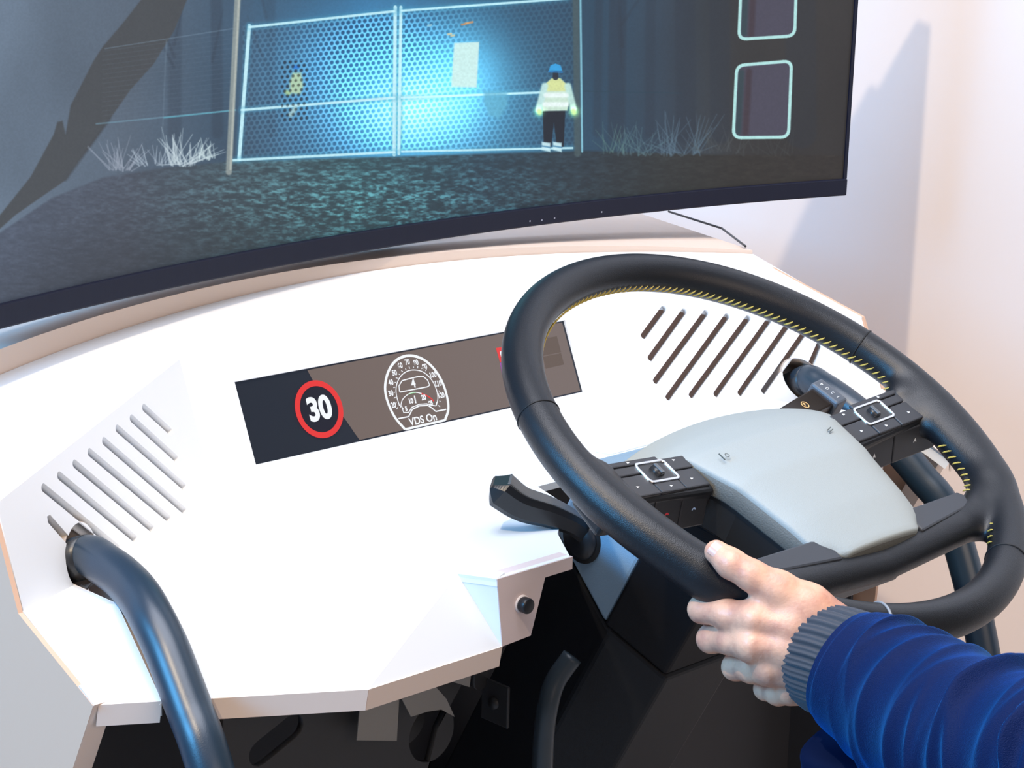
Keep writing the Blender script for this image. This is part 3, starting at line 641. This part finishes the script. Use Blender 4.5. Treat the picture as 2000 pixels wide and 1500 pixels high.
# ================================================================== steering wheel
W0 = V(0, 0, 1.0); WN = V(0, -0.47605, 0.87942); WU = V(0, 0.87942, 0.47605)
def WF(x, v, h=0.0): return W0 + X*x + WU*v + WN*h
WB = np.stack([X, WU, WN])                # rows
RR, RT = 0.205, 0.0160
wheel = empty('steering_wheel', W0, 'black leather truck steering wheel with grey hub cover and gold stitching', 'steering wheel')
def rim_sdf(P):
    x, v, h = np.abs(P[..., 0]), P[..., 1], P[..., 2]
    d = np.hypot(np.hypot(P[..., 0], v) - RR, h) - RT
    Q = np.stack([x, v, h], -1)
    fl = ((0, 0, 1), 1.25)
    e = cap_d(Q, (0.188, 0.004, -0.005), (0.180, -0.012, -0.014), 0.0165, 0.015, fl)
    e = smin(e, cap_d(Q, (0.180, -0.012, -0.014), (0.140, -0.012, -0.034), 0.015, 0.014, fl), 0.010)
    e = smin(e, cap_d(Q, (0.194, -0.020, -0.003), (0.178, -0.100, -0.003), 0.0165, 0.0165, fl), 0.014)
    e = smin(e, cap_d(Q, (0.168, -0.112, -0.004), (0.125, -0.128, -0.010), 0.0170, 0.0150, fl), 0.014)
    e = smin(e, cap_d(Q, (0.125, -0.128, -0.010), (0.0, -0.134, -0.014), 0.0150, 0.0150, fl), 0.010)
    return smin(d, e, 0.012)
vw, Fw = nets(rim_sdf, (-0.226, -0.226, -0.045), (0.226, 0.226, 0.030), 0.0019)
vw = relax(vw, Fw, 2, 0.5)
link('rim', fast_mesh(W0 + vw @ WB, Fw), LEATHER, wheel, True)
def rimpt(a, m, r=RT, R=RR):               # a round the wheel, m round the tube (0 outward, 90 toward the driver)
    a, m = math.radians(a), math.radians(m); q = R + r*math.cos(m)
    return WF(q*math.cos(a), q*math.sin(a), r*math.sin(m))
def rim_ang(px, py):
    q = on(px, py, W0, WN) - W0; return math.degrees(math.atan2(q @ WU, q @ X))
# seams round the rim
for (px, py), m_, wd in (((1058, 815), BLACK, 0.0006), ((1683, 675), BLACK, 0.0007), ((1960, 1095), BLACK, 0.0007), ((1697, 1190), mat('seam_grey', (0.25, 0.28, 0.32), 0.4), 0.0012)):
    a = rim_ang(px, py); ring = [rimpt(a, m, RT + 0.0001) for m in range(0, 361, 12)]
    link('seam', tube(ring, wd, 6, False), m_, wheel, True)
# gold stitches along the inside of the rim
ang = []
a = 176.0
while a > 5.0: ang.append((a, 197)); a -= 1.85
for k in range(9): ang.append((-18 - k*2.2, 205))
for k in range(5): ang.append((-47 - k*2.6, 176))
stm = None
for a, m in ang:
    R_in = RR; base = rimpt(a, m, RT + 0.0003)
    if -45 < a < 18:                     # where the rim swells into the spokes: sit on its true surface
        ca, sa = math.cos(math.radians(a)), math.sin(math.radians(a)); rr_ = np.linspace(0.13, 0.205, 300)
        dd_ = rim_sdf(np.stack([rr_*ca, rr_*sa, np.full(300, -0.004)], -1)); r0 = rr_[np.argmax(dd_ < 0)]
        base = WF((r0 - 0.0002)*ca, (r0 - 0.0002)*sa, -0.004)
    rad = unit(X*math.cos(math.radians(a)) + WU*math.sin(math.radians(a))); tan = unit(-X*math.sin(math.radians(a)) + WU*math.cos(math.radians(a)))
    nrm = unit(rad*math.cos(math.radians(m)) + WN*math.sin(math.radians(m))) if (a > 0 or a < -45) else unit(-rad + WN*0.25)
    acr = np.cross(tan, nrm)
    if stm is None:
        stm = tube([V(-0.0046, 0, 0), V(-0.0023, 0, 0.0008), V(0.0023, 0, 0.0008), V(0.0046, 0, 0)], [0.0003, 0.00068, 0.00068, 0.0003], 6); stm.materials.append(STITCH)
    o = bpy.data.objects.new('stitch', stm); COL.objects.link(o)
    du = unit(acr*0.80 - tan*0.60); dv = np.cross(nrm, du); mm = Matrix.Identity(4)
    for i in range(3): mm[i][0] = du[i]; mm[i][1] = dv[i]; mm[i][2] = nrm[i]; mm[i][3] = base[i]
    o.parent = wheel; o.matrix_parent_inverse = Matrix.Translation(-Vector(wheel.location)); o.matrix_basis = mm
# hub cover: a bulged grey-green shell
def hw(v): return float(np.interp(v, [-0.126, -0.105, -0.05, 0.0, 0.03, 0.046], [0.0565, 0.0645, 0.0745, 0.089, 0.111, 0.126]))
def hh(v): return float(np.interp(v, [-0.126, -0.09, -0.04, 0.0, 0.025, 0.046], [0.003, 0.006, 0.006, -0.001, -0.012, -0.026]))
nv, nu = 40, 36; vs = np.linspace(-0.126, 0.046, nv+1)
def cov(u, v):                              # u -1..1
    x = u*hw(v); vt = v
    if v > 0.0: vt = v - 0.016*(v/0.046)*u*u
    return x, vt, hh(v) + 0.004*(1-u*u) - 0.004*abs(u)**6
rows = []
for v in vs: rows.append([cov(u, v) for u in np.linspace(-1, 1, nu+1)])
ring = [rows[0][i] for i in range(nu+1)] + [rows[j][nu] for j in range(1, nv+1)] + [rows[nv][i] for i in range(nu-1, -1, -1)] + [rows[j][0] for j in range(nv-1, 0, -1)]
# round the plan corners a little by pulling the ring corners in
vv = []; ff = []
for j in range(nv+1):
    for i in range(nu+1):
        x, v, h = rows[j][i]
        u = abs(x)/hw(vs[j])
        if vs[j] < -0.112: v = v + 0.006*max(0, u-0.75)/0.25*( -0.112 - vs[j])/0.014; 
        if vs[j] < -0.112: x = x*(1 - 0.05*max(0, u-0.6)/0.4*((-0.112-vs[j])/0.014)**2)
        rows[j][i] = (x, v, h); vv.append(WF(x, v, h))
idx = lambda j, i: j*(nu+1)+i
for j in range(nv):
    for i in range(nu): ff.append([idx(j, i), idx(j, i+1), idx(j+1, i+1), idx(j+1, i)])
ringi = [(0, i) for i in range(nu+1)] + [(j, nu) for j in range(1, nv+1)] + [(nv, i) for i in range(nu-1, -1, -1)] + [(j, 0) for j in range(nv-1, 0, -1)]
k = len(ringi); cen = V(0, -0.04); base = len(vv)
for lev, (o_, dz) in enumerate(((0.0016, -0.0008), (0.0026, -0.0030), (0.0028, -0.0045))):
    for (j, i) in ringi:
        x, v, h = rows[j][i]; d = unit(V(x, v) - cen); vv.append(WF(x + d[0]*o_, v + d[1]*o_, h + dz))
prev = [idx(j, i) for j, i in ringi]
for lev in range(3):
    cur = [base + lev*k + t for t in range(k)]
    for t in range(k): ff.append([prev[t], prev[(t+1) % k], cur[(t+1) % k], cur[t]])
    prev = cur
link('hub_cover', fixn(meshd(vv, ff)), TAUPE, wheel, True)
vv = []; ff = []
for o_, dz in ((0.0028, -0.0045), (0.0085, -0.0150), (0.0060, -0.0175)):
    for (j, i) in ringi:
        x, v, h = rows[j][i]; d = unit(V(x, v) - cen); vv.append(WF(x + d[0]*o_, v + d[1]*o_, h + dz))
for lev in range(2):
    for t in range(k): ff.append([lev*k+t, lev*k+(t+1) % k, (lev+1)*k+(t+1) % k, (lev+1)*k+t])
link('cover_skirt', fixn(meshd(vv, ff)), TAUPE2, wheel, True)
# debossed marks on the cover
for q, s_ in (((1418, 888), 'b'), ((1622, 838), 's')):
    c = on(*q, WF(0, 0, 0.006), WN); c2 = WF((c-W0) @ X, (c-W0) @ WU, hh(float((c-W0) @ WU)) + 0.0036)
    if s_ == 'b':
        link('cover_mark', box(c2 - X*0.004, WU, X, WN, 0.007, 0.0008, 0.0008), MARKD, wheel); link('cover_mark', ribbon2d(circle2(0.002, 0, 0.0018, 16), 0.0007, c2, X, WU, WN, 0.0001, True), MARKD, wheel)
    else:
        for t in (-0.0012, 0.0012): link('cover_mark', box(c2 + WU*t, unit(X + WU*0.3), WU, WN, 0.007, 0.0007, 0.0008), MARKD, wheel)
# black hub body under the cover
hb = []
for lev, (sc_, hz) in enumerate(((1.0, -0.014), (1.03, -0.024), (0.96, -0.055))):
    for v in np.linspace(-0.130, 0.020, 16): hb.append((-(hw(min(v, 0.046))+0.001)*sc_, v, hz + hh(v)*(1 if lev == 0 else 0.6)))
    for v in np.linspace(0.020, -0.130, 16): hb.append(((hw(min(v, 0.046))+0.001)*sc_, v, hz + hh(v)*(1 if lev == 0 else 0.6)))
ff = [list(range(32)), list(range(95, 63, -1))]
for lev in range(2):
    for t in range(32): ff.append([lev*32+t, lev*32+(t+1) % 32, (lev+1)*32+(t+1) % 32, (lev+1)*32+t])
link('hub_body', bevel(fixn(meshd([WF(*p) for p in hb], ff)), 0.003, 2, 50), SATIN, wheel)
# trim inserts on the lower bar
for s in (-1, 1):
    o2 = [(s*0.050, -0.1290), (s*0.118, -0.1215), (s*0.1265, -0.1175), (s*0.1300, -0.1105), (s*0.1255, -0.1050), (s*0.050, -0.1060)]
    o2 = o2 if s > 0 else o2[::-1]
    c = W0 + WN*0.0012; nn_ = unit(WN + X*s*0.02)
    link('trim_insert', bevel(board2d(o2, [], 0.012, c, X, WU, WN), 0.0018, 2, 40), mat('trim_black', (0.035, 0.040, 0.050), 0.38), wheel)
# control pads
def pad(s):
    O = WF(s*0.136, -0.008, -0.0045); U_ = unit(X*s + WN*0.10); N_ = unit(np.cross(U_, WU)); N_ = N_ if N_ @ WN > 0 else -N_; W_ = np.cross(N_, U_) if s > 0 else np.cross(U_, N_)
    W_ = W_ if W_ @ WU > 0 else -W_
    pd = link('control_pad', bevel(fixn(prism([O + U_*a + W_*b for a, b in ((-0.052, 0.017), (0.056, 0.020), (0.063, -0.018), (-0.050, -0.022))], N_, 0.034)), 0.004, 3, 40), PLAST, wheel)
    def btn(name, a0_, a1_, b0_, b1_, h=0.0016, m_=None, lab=None):
        c = O + U_*(a0_+a1_)/2 + W_*(b0_+b1_)/2 + N_*0.0006
        o = link(name, box(c, U_, W_, N_, a1_-a0_-0.0009, b1_-b0_-0.0009, h*2, 0.0011, 2), m_ or mat('button_black', (0.030, 0.032, 0.038), 0.4), pd)
        if lab: o['label'] = lab
        return o
    g = 0.0
    for a0_, a1_, b0_, b1_ in ((-0.046, -0.017, -0.018, 0.002), (-0.017, 0.012, -0.018, -0.0065), (0.012, 0.058, -0.018, 0.004), (-0.046, -0.017, 0.002, 0.016), (-0.017, 0.052, 0.0135, 0.0195), (0.012, 0.054, 0.004, 0.0135)):
        btn('button', a0_, a1_, b0_, b1_)
    link('scroll_frame', board2d(rrect(0.035, 0.0215, 0.004), [rrect(0.0315, 0.0180, 0.003)], 0.0022, O + U_*(-0.0025) + W_*0.0035 + N_*0.0032, U_, W_, N_), CHROME, pd)
    link('scroll_well', box(O + U_*(-0.0025) + W_*0.0035 + N_*0.0012, U_, W_, N_, 0.0318, 0.0185, 0.002), SATIN, pd)
    cy = O + U_*(-0.0025) + W_*0.0035 + N_*0.0015; link('scroll_wheel', tube([cy - W_*0.0045, cy + W_*0.0045], 0.0042, 20), SATIN, pd, True)
    link('wheel_notch', box(cy + N_*0.0042, U_, W_, N_, 0.0035, 0.010, 0.0012, 0.0003), mat('notch_grey', (0.10, 0.11, 0.12), 0.35), pd)
    # front row facing the driver
    Nf = unit(-W_*0.92 + N_*0.38); Uf = U_; Wf = np.cross(Nf, Uf); Wf = Wf if Wf @ N_ > 0 else -Wf
    Of = O - W_*0.0230 - N_*0.0165
    cells = ((-0.046, 0.003), (0.003, 0.060)) if s > 0 else ((-0.046, -0.014), (-0.014, 0.018), (0.018, 0.050))
    for k_, (a0_, a1_) in enumerate(cells):
        c = Of + Uf*(a0_+a1_)/2; link('front_button', box(c, Uf, Wf, Nf, a1_-a0_-0.0008, 0.0265, 0.004, 0.0012, 2), mat('button_black', (0.03, 0.03, 0.03)), pd)
        if s > 0:
            ic = c + Nf*0.0021; link('button_icon', board2d([(-0.0022, -0.0012), (0.0, 0.0026), (0.0022, -0.0012), (0.0, -0.0004)], [], 0.0002, ic, unit(X), np.cross(Nf, X), Nf), MARK, pd)
        else:
            ic = c + Nf*0.0021; m_ = (mat('icon_blue', (0.35, 0.5, 0.75), 0.6), mat('icon_red', (0.55, 0.03, 0.05), 0.6), mat('icon_green', (0.03, 0.4, 0.06), 0.6))[k_]
            link('button_icon', board2d(circle2(0, 0, 0.0026, 14, 20, 160) + circle2(0, 0, 0.0014, 14, 160, 20), [], 0.0002, ic, unit(X), np.cross(X, Nf)*-1, Nf), m_, pd)
    for a_, b_ in ((-0.031, -0.009), (-0.003, -0.0125), (0.031, -0.008), (-0.031, 0.012), (0.018, 0.0165)):
        ic = O + U_*a_ + W_*b_ + N_*0.0023; link('button_icon', board2d([(-0.0016, -0.0012), (0.0018, 0.0), (-0.0016, 0.0012)], [], 0.0002, ic, X, WU, N_), MARK, pd)
for s in (-1, 1): pad(s)

# ================================================================== steering column
column = empty('steering_column', WF(0, 0.12, -0.9), 'dark moulded steering column shroud below the wheel', 'steering column')
def prismW(prof, s0, s1, b=0.003):          # profile in (x,v), from depth s0 to s1 below the wheel (s may be per point)
    n_ = len(prof); v = [WF(x, vv_, -(s0[i] if hasattr(s0, '__len__') else s0)) for i, (x, vv_) in enumerate(prof)] + [WF(x, vv_, -(s1[i] if hasattr(s1, '__len__') else s1)) for i, (x, vv_) in enumerate(prof)]
    f = [list(range(n_)), list(range(2*n_-1, n_-1, -1))] + [[i, (i+1) % n_, (i+1) % n_+n_, i+n_] for i in range(n_)]
    return bevel(fixn(meshd(v, f)), b, 2, 30)
pr_up = [(-0.080, 0.086), (-0.080, 0.004), (0.080, 0.004), (0.080, 0.086), (0.05, 0.10), (-0.05, 0.10)]
link('upper_shroud', prismW(pr_up, [0.10, 0.085, 0.085, 0.10, 0.10, 0.10], [0.158, 0.186, 0.186, 0.158, 0.15, 0.15]), SHROUD, column)
pr_f = [(-0.0805, 0.004), (-0.048, -0.050), (0.048, -0.050), (0.0805, 0.004)]
link('front_cover', prismW(pr_f, 0.060, [0.188, 0.205, 0.205, 0.188]), SHROUD2, column)
pr_l = [(-0.076, 0.080), (-0.079, -0.002), (-0.047, -0.052), (0.047, -0.052), (0.079, -0.002), (0.076, 0.080)]
link('lower_shroud', prismW(pr_l, [0.165, 0.1885, 0.2065, 0.2065, 0.1885, 0.165], 0.62), mat('lower_shroud', (0.008, 0.009, 0.012), 0.5, bump=(1200, 0.2, 'noise'), spec=0.25), column)
link('column_neck', tube([WF(0, -0.02, -0.03), WF(0, 0.03, -0.12)], 0.032, 32), SATIN, column, True)
link('foot_column', tube([WF(0, 0.04, -0.6), WF(0, 0.12, -0.9), V(0, 0.55, 0.0)], 0.05, 24), BLACK, column, True)
# stalk at the near side
bt = on(1137, 1052, W0 - X*0.080, X)
link('stalk_boot', tube([bt + X*0.002, bt - X*0.004, bt - X*0.008], [0.0175, 0.0165, 0.010], 28), SATIN, column, True)
link('boot_ring', tube([bt + X*0.003, bt - X*0.001], 0.0205, 28), BLACK, column, True)
dz = float(proj(bt)[2])
sp_ = [at(1140, 1040, dz - 0.004), at(1112, 1018, dz - 0.014), at(1070, 1000, dz - 0.022), at(1020, 985, dz - 0.030), at(985, 962, dz - 0.034), at(962, 942, dz - 0.036)]
pa = smooth_path(sp_, 40); upv = M @ V(0.25, -0.9, -0.35); nn_ = len(pa); tt = np.linspace(0, 1, nn_)
vv = []; ff = []; Tg = np.gradient(pa, axis=0); Tg /= np.linalg.norm(Tg, axis=1)[:, None]
prof = [(-1, 0.55), (-0.8, 1), (0.8, 1), (1, 0.55), (1, -0.6), (0.7, -1), (-0.7, -1), (-1, -0.6)]
for i in range(nn_):
    u_ = unit(upv - Tg[i]*(upv @ Tg[i])); b_ = np.cross(Tg[i], u_); wd = np.interp(tt[i], [0, .15, .5, .85, 1], [0.008, 0.0095, 0.0125, 0.0145, 0.0115]); ht = np.interp(tt[i], [0, .15, .5, .85, 1], [0.0075, 0.008, 0.0105, 0.012, 0.0020])
    for a_, c_ in prof: vv.append(pa[i] + b_*wd*a_ + u_*ht*c_)
for i in range(nn_-1):
    for e in range(8): ff.append([i*8+e, i*8+(e+1) % 8, (i+1)*8+(e+1) % 8, (i+1)*8+e])
ff += [list(range(8))[::-1], [(nn_-1)*8+e for e in range(8)]]
link('control_stalk', fixn(meshd(vv, ff)), mat('stalk_black', (0.008, 0.009, 0.011), 0.35), column)
vv = []; ff = []
sel = [i for i in range(nn_) if 0.12 < tt[i] < 0.90]
for i in sel:
    u_ = unit(upv - Tg[i]*(upv @ Tg[i])); b_ = np.cross(Tg[i], u_); wd = np.interp(tt[i], [0, .15, .5, .85, 1], [0.008, 0.0095, 0.0125, 0.0135, 0.007])*0.72; ht = np.interp(tt[i], [0, .15, .5, .85, 1], [0.0075, 0.008, 0.0105, 0.012, 0.004])
    for a_, c_ in ((-1, 0.0002), (-0.9, 0.0008), (0.9, 0.0008), (1, 0.0002)): vv.append(pa[i] + b_*wd*a_ + u_*(ht + c_))
for i in range(len(sel)-1):
    for e in range(3): ff.append([i*4+e, i*4+e+1, (i+1)*4+e+1, (i+1)*4+e])
link('stalk_top', fixn(meshd(vv, ff)), mat('stalk_grey', (0.10, 0.105, 0.11), 0.5, bump=(900, 0.3, 'noise')), column)
# selector stalk at the far side with printed marks
c = at(1590, 782, float(proj(WF(0.11, 0.07, -0.05))[2])); u_ = unit(on(1612, 765, c, WN) - on(1540, 800, c, WN)); w_ = np.cross(WN, u_)
body = link('selector_stalk', bevel(board2d([(-0.05, -0.012), (0.016, -0.012), (0.016, 0.012), (-0.05, 0.008)], [], 0.018, c, u_, w_, WN), 0.002, 2), mat('selector_brown', (0.020, 0.014, 0.011), 0.3), column)
hd = c + u_*0.024; link('selector_head', box(hd - WN*0.007, u_, w_, WN, 0.017, 0.030, 0.020, 0.002), mat('selector_head', (0.11, 0.13, 0.16), 0.4), body)
for k_, t in enumerate((0.009, 0.003, -0.003, -0.009)): link('selector_mark', text2d('4021'[k_], 0.006, hd + w_*t, w_, -u_, WN, 0.0033), MARK, body)
pc = on(1572, 791, c, WN); link('park_mark', ribbon2d(circle2(0, 0, 0.0036, 24), 0.0007, pc, u_, w_, WN, 0.0004, True), mat('amber_mark', (0.8, 0.5, 0.22), 0.5, emit=(0.8, 0.45, 0.15), estr=0.3), body)
link('park_mark', text2d('P', 0.0058, pc, u_, w_, WN, 0.0004), MATS['amber_mark'], body)

# ================================================================== under the desk
def under(px, y): return on(*px, (0, y, 0), Y)
br_ = empty('mounting_bracket', (-0.3, 0.16, 0.70), 'black steel mounting bracket with a large round hole under the desk', 'bracket')
o2 = [(-0.42, 0.845), (-0.19, 0.845), (-0.19, 0.80), (-0.215, 0.77), (-0.25, 0.66), (-0.30, 0.58), (-0.42, 0.58)]
hc = under((843, 1432), 0.14); h2 = under((555, 1440), 0.14); h3 = under((940, 1325), 0.14)
br_m = board2d([(x, z) for x, z in o2], [circle2(hc[0], hc[2], 0.0235, 40), slot2((h2[0]-0.022, h2[2]-0.006), (h2[0]+0.008, h2[2]+0.006), 0.02), slot2((h3[0], h3[2]-0.003), (h3[0], h3[2]+0.012), 0.014)], 0.006, V(0, 0.14, 0), X, Z, -Y)
link('plate', br_m, STEEL, br_)
f0 = under((968, 1372), 0.13); link('flange', box(f0, X, Y, Z, 0.003, 0.03, 0.035, 0.001), STEEL, br_); link('flange_bolt', tube([f0 - X*0.004, f0 + X*0.004], 0.005, 16), STEEL, br_, True)
link('motor', tube([hc + Y*0.03 + Z*0.0, hc + Y*0.10], 0.02, 24), BLACK, br_, True)
for lab, poly_, y_ in (('flat grey tape strip hanging beside the round hole', [(703, 1382), (780, 1362), (775, 1447), (697, 1446)], 0.125), ('crumpled grey tape strip over the top of the round hole', [(785, 1365), (848, 1338), (872, 1365), (888, 1400), (862, 1386), (835, 1390), (803, 1400)], 0.122), ('small grey tape corner under the desk edge near the column', [(872, 1328), (921, 1312), (917, 1342)], 0.122)):
    P = [under(q, y_) for q in poly_]; o = link('tape_strip', prism(P, -Y, 0.0008), TAPE); tag(o, lab, 'tape', 'grey tape under the desk')
hs = smooth_path([at(1118, 1282, 1.62), at(1085, 1330, 1.62), at(1070, 1380, 1.62), at(1062, 1440, 1.63), at(1058, 1540, 1.65)], 30)
tag(link('cable_hose', tube(hs, 0.0085, 18), mat('hose', (0.03, 0.045, 0.06), 0.4), None, True), 'thick dark hose hanging left of the steering column', 'hose')

# ================================================================== person
person = empty('person', at(1700, 1480, 1.38), 'person in a blue velvet jacket gripping the wheel with the left hand', 'person')
rc = rim_ang(1440, 1118); rp = rimpt(rc, 0, 0); d0 = float(proj(rp)[2])
def H(px, py, dd): return at(px, py, d0 + dd)
caps = []
def chain(pts, k=0.006):
    for (a, ra), (b, rb) in zip(pts[:-1], pts[1:]): caps.append((np.array(a), np.array(b), ra, rb, k))
thumb = [(H(1399, 1078, -0.020), 0.0083), (H(1428, 1101, -0.026), 0.0096), (H(1468, 1124, -0.030), 0.0100), (H(1520, 1152, -0.030), 0.0125), (H(1575, 1190, -0.028), 0.0175), (H(1620, 1235, -0.026), 0.022)]
index = [(H(1440, 1150, 0.034), 0.0078), (H(1392, 1158, 0.026), 0.0082), (H(1371, 1190, 0.004), 0.0094), (H(1420, 1200, -0.014), 0.0098), (H(1475, 1208, -0.026), 0.0122), (H(1545, 1225, -0.030), 0.0150), (H(1615, 1268, -0.028), 0.019)]
middle = [(H(1450, 1190, 0.036), 0.0080), (H(1408, 1210, 0.030), 0.0086), (H(1388, 1248, 0.008), 0.0094), (H(1428, 1250, -0.010), 0.0098), (H(1470, 1258, -0.026), 0.0122), (H(1545, 1268, -0.030), 0.0150), (H(1610, 1290, -0.026), 0.019)]
ring_ = [(H(1480, 1240, 0.036), 0.0078), (H(1450, 1262, 0.032), 0.0084), (H(1436, 1303, 0.012), 0.0090), (H(1470, 1306, -0.006), 0.0096), (H(1502, 1304, -0.020), 0.0118), (H(1560, 1306, -0.024), 0.0145), (H(1610, 1312, -0.022), 0.018)]
pinky = [(H(1530, 1300, 0.034), 0.0066), (H(1505, 1318, 0.030), 0.0072), (H(1495, 1345, 0.014), 0.0078), (H(1520, 1352, 0.0), 0.0086), (H(1545, 1345, -0.012), 0.0105), (H(1585, 1338, -0.016), 0.013), (H(1620, 1330, -0.016), 0.017)]
fing = [thumb, index, middle, ring_, pinky]
fore = [(H(1612, 1285, -0.022), 0.026), (H(1660, 1310, -0.040), 0.027), (H(1760, 1365, -0.085), 0.031)]
def hand_sdf(P):
    def ch(pts, k):
        d = None
        for (a, ra), (b, rb) in zip(pts[:-1], pts[1:]):
            e = cap_d(P, a, b, ra, rb); d = e if d is None else smin(d, e, k)
        return d
    tip = None
    for fg in fing[1:]:
        e = ch(fg[:4], 0.004); tip = e if tip is None else smin(tip, e, 0.0022)
    palm = ch(fore, 0.01)
    for fg in fing[1:]:
        palm = smin(palm, ch(fg[3:], 0.006), 0.0062)
    d = smin(palm, tip, 0.005)
    # knuckles and tendons
    for fg in fing[1:]:
        d = smin(d, cap_d(P, fg[4][0] + (CAM-fg[4][0])*0.0038, fg[4][0] + (CAM-fg[4][0])*0.0032 + (fg[5][0]-fg[4][0])*0.3, fg[4][1]*0.83, fg[4][1]*0.5), 0.004)
        q0 = fg[4][0] + (CAM-fg[4][0])*0.0058; q1 = fg[5][0] + (CAM-fg[5][0])*0.0072
        d = smin(d, cap_d(P, q0, q1, fg[4][1]*0.48, fg[5][1]*0.42), 0.004)
    d = smin(d, ch(thumb, 0.006), 0.008)
    d = smin(d, cap_d(P, H(1505, 1160, -0.024), H(1500, 1190, -0.022), 0.008, 0.009), 0.010)   # web of the thumb
    return d
allp = np.array([p for fg in fing for p, r in fg] + [p for p, r in fore])
vh, Fh = nets(hand_sdf, allp.min(0) - 0.036, allp.max(0) + 0.036, 0.00125)
vh = relax(vh, Fh, 2, 0.5)
SKIN = mat('skin', (0.80, 0.44, 0.29), 0.42, bump=(420, 0.45, 'noise'), noise=(60, (0.56, 0.27, 0.19), 0.42, 0.70), sss=0.06)
link('body', fast_mesh(vh, Fh), SKIN, person, True)
tn = unit(CAM - thumb[0][0]); ax_ = unit(thumb[1][0] - thumb[0][0]); nn2 = unit(M @ V(-0.25, -0.45, -0.85)); nn2 = unit(nn2 - ax_*(nn2 @ ax_)); sd = np.cross(nn2, ax_)
nail = []; nf = []
for i, a in enumerate(np.linspace(-1, 1, 9)):
    for j, b_ in enumerate(np.linspace(-0.003, 0.0095, 7)):
        w2 = 0.0058*(1 - max(0, (-b_-0.002)/0.006)**2*0.6); r_ = 0.0088
        th = a*w2/r_; nail.append(thumb[0][0] + ax_*b_ + nn2*math.cos(th)*r_ + sd*math.sin(th)*r_)
for i in range(8):
    for j in range(6): nf.append([i*7+j, (i+1)*7+j, (i+1)*7+j+1, i*7+j+1])
link('thumb_nail', fixn(meshd(nail, nf)), mat('nail', (0.66, 0.42, 0.35), 0.25), person, True)
# ribbed knit cuff
cax = [H(1592, 1282, -0.024), H(1612, 1288, -0.032), H(1640, 1296, -0.043), H(1672, 1308, -0.054)]
def sweep(path, rad, ell, seg, disp_fn=None, n=40, cap=False):
    P = smooth_path(path, n); k = len(P); T_ = np.gradient(P, axis=0); T_ /= np.linalg.norm(T_, axis=1)[:, None]; u = M @ V(0, -1, 0); v = []; f = []
    al = np.r_[0, np.cumsum(np.linalg.norm(np.diff(P, axis=0), axis=1))]; al /= al[-1]
    rr = np.interp(np.linspace(0, 1, k), np.linspace(0, 1, len(rad)), rad); ee = np.interp(np.linspace(0, 1, k), np.linspace(0, 1, len(ell)), ell)
    for i in range(k):
        u = unit(u - T_[i]*(u @ T_[i])); b_ = np.cross(T_[i], u)
        for j in range(seg):
            a = 2*math.pi*j/seg; d = disp_fn(al[i], a) if disp_fn else 0
            v.append(P[i] + (rr[i] + d)*(math.cos(a)*u + math.sin(a)*b_*ee[i]))
    for i in range(k-1):
        for j in range(seg): f.append([i*seg+j, i*seg+(j+1) % seg, (i+1)*seg+(j+1) % seg, (i+1)*seg+j])
    if cap: f.append([(k-1)*seg+j for j in range(seg)])
    return fixn(meshd(v, f))
link('knit_cuff', sweep(cax, [0.0345, 0.0370, 0.0380, 0.0385], [0.88], 384, lambda t, a: 0.0008*math.cos(56*a + 0.5*t) + 0.0008*math.cos(28*a + 1.5), 18), mat('cuff_knit', (0.050, 0.054, 0.066), 0.8, bump=(1500, 0.4, 'noise'), sheen=0.3, sheen_col=(0.6, 0.65, 0.75)), person, True)
VELVET = mat('blue_velvet', (0.0012, 0.009, 0.055), 0.55, bump=(1500, 0.9, 'noise'), sheen=0.85, sheen_col=(0.015, 0.22, 0.75), spec=0.12)
rf = random.Random(11)
FOLDS = []
for k in range(19):
    FOLDS.append((0.03 + 0.80*(k + rf.uniform(0.1, 0.9))/19, rf.uniform(0.020, 0.060)*rf.choice((1, 1, -1)), rf.uniform(0, 6.28), rf.uniform(0.0045, 0.0105), rf.uniform(0.013, 0.024), rf.uniform(0, 6.28), rf.uniform(0.7, 2.5)))
def folds(t, a):
    d = 0.0
    for t0, s_, p_, A, w_, c_, m_ in FOLDS:
        e = (t - t0 - s_*math.sin(a - p_))/w_
        if abs(e) < 3: d += A*math.exp(-abs(e)**1.5)*(0.5 + 0.5*math.cos(a - c_))**m_
    return min(1.0, 9*t)*(d + 0.0016*math.sin(9*t + 2*a) - 0.0022)
slv = [H(1652, 1302, -0.048), H(1674, 1316, -0.055), H(1725, 1350, -0.074), H(1800, 1392, -0.108), H(1950, 1460, -0.175), H(2120, 1520, -0.25), H(2300, 1560, -0.33)]
link('sleeve', sweep(slv, [0.0405, 0.0445, 0.0475, 0.0495, 0.0520, 0.056, 0.06], [0.92, 0.95, 1.0], 160, folds, 260, True), VELVET, person, True)
# jacket body below the sleeve; its shade is put into a darker velvet
jb = [H(1668, 1425, -0.02), H(1676, 1520, -0.03), H(1695, 1640, -0.05), H(1720, 1800, -0.08)]
link('jacket_front', sweep(jb, [0.018, 0.030, 0.05, 0.06], [1.5], 60, lambda t, a: 0.002*math.sin(30*t+3*a), 50, True), mat('shaded_velvet', (0.0015, 0.006, 0.03), 0.8, sheen=0.25, sheen_col=(0.02, 0.12, 0.5), spec=0.1), person, True)
bq = H(1692, 1489, -0.088); tq = unit(CAM - bq)
link('jacket_button', tube([bq, bq + tq*0.003], 0.0048, 20), mat('brass_button', (0.65, 0.5, 0.3), 0.25, metal=1.0), person, True)
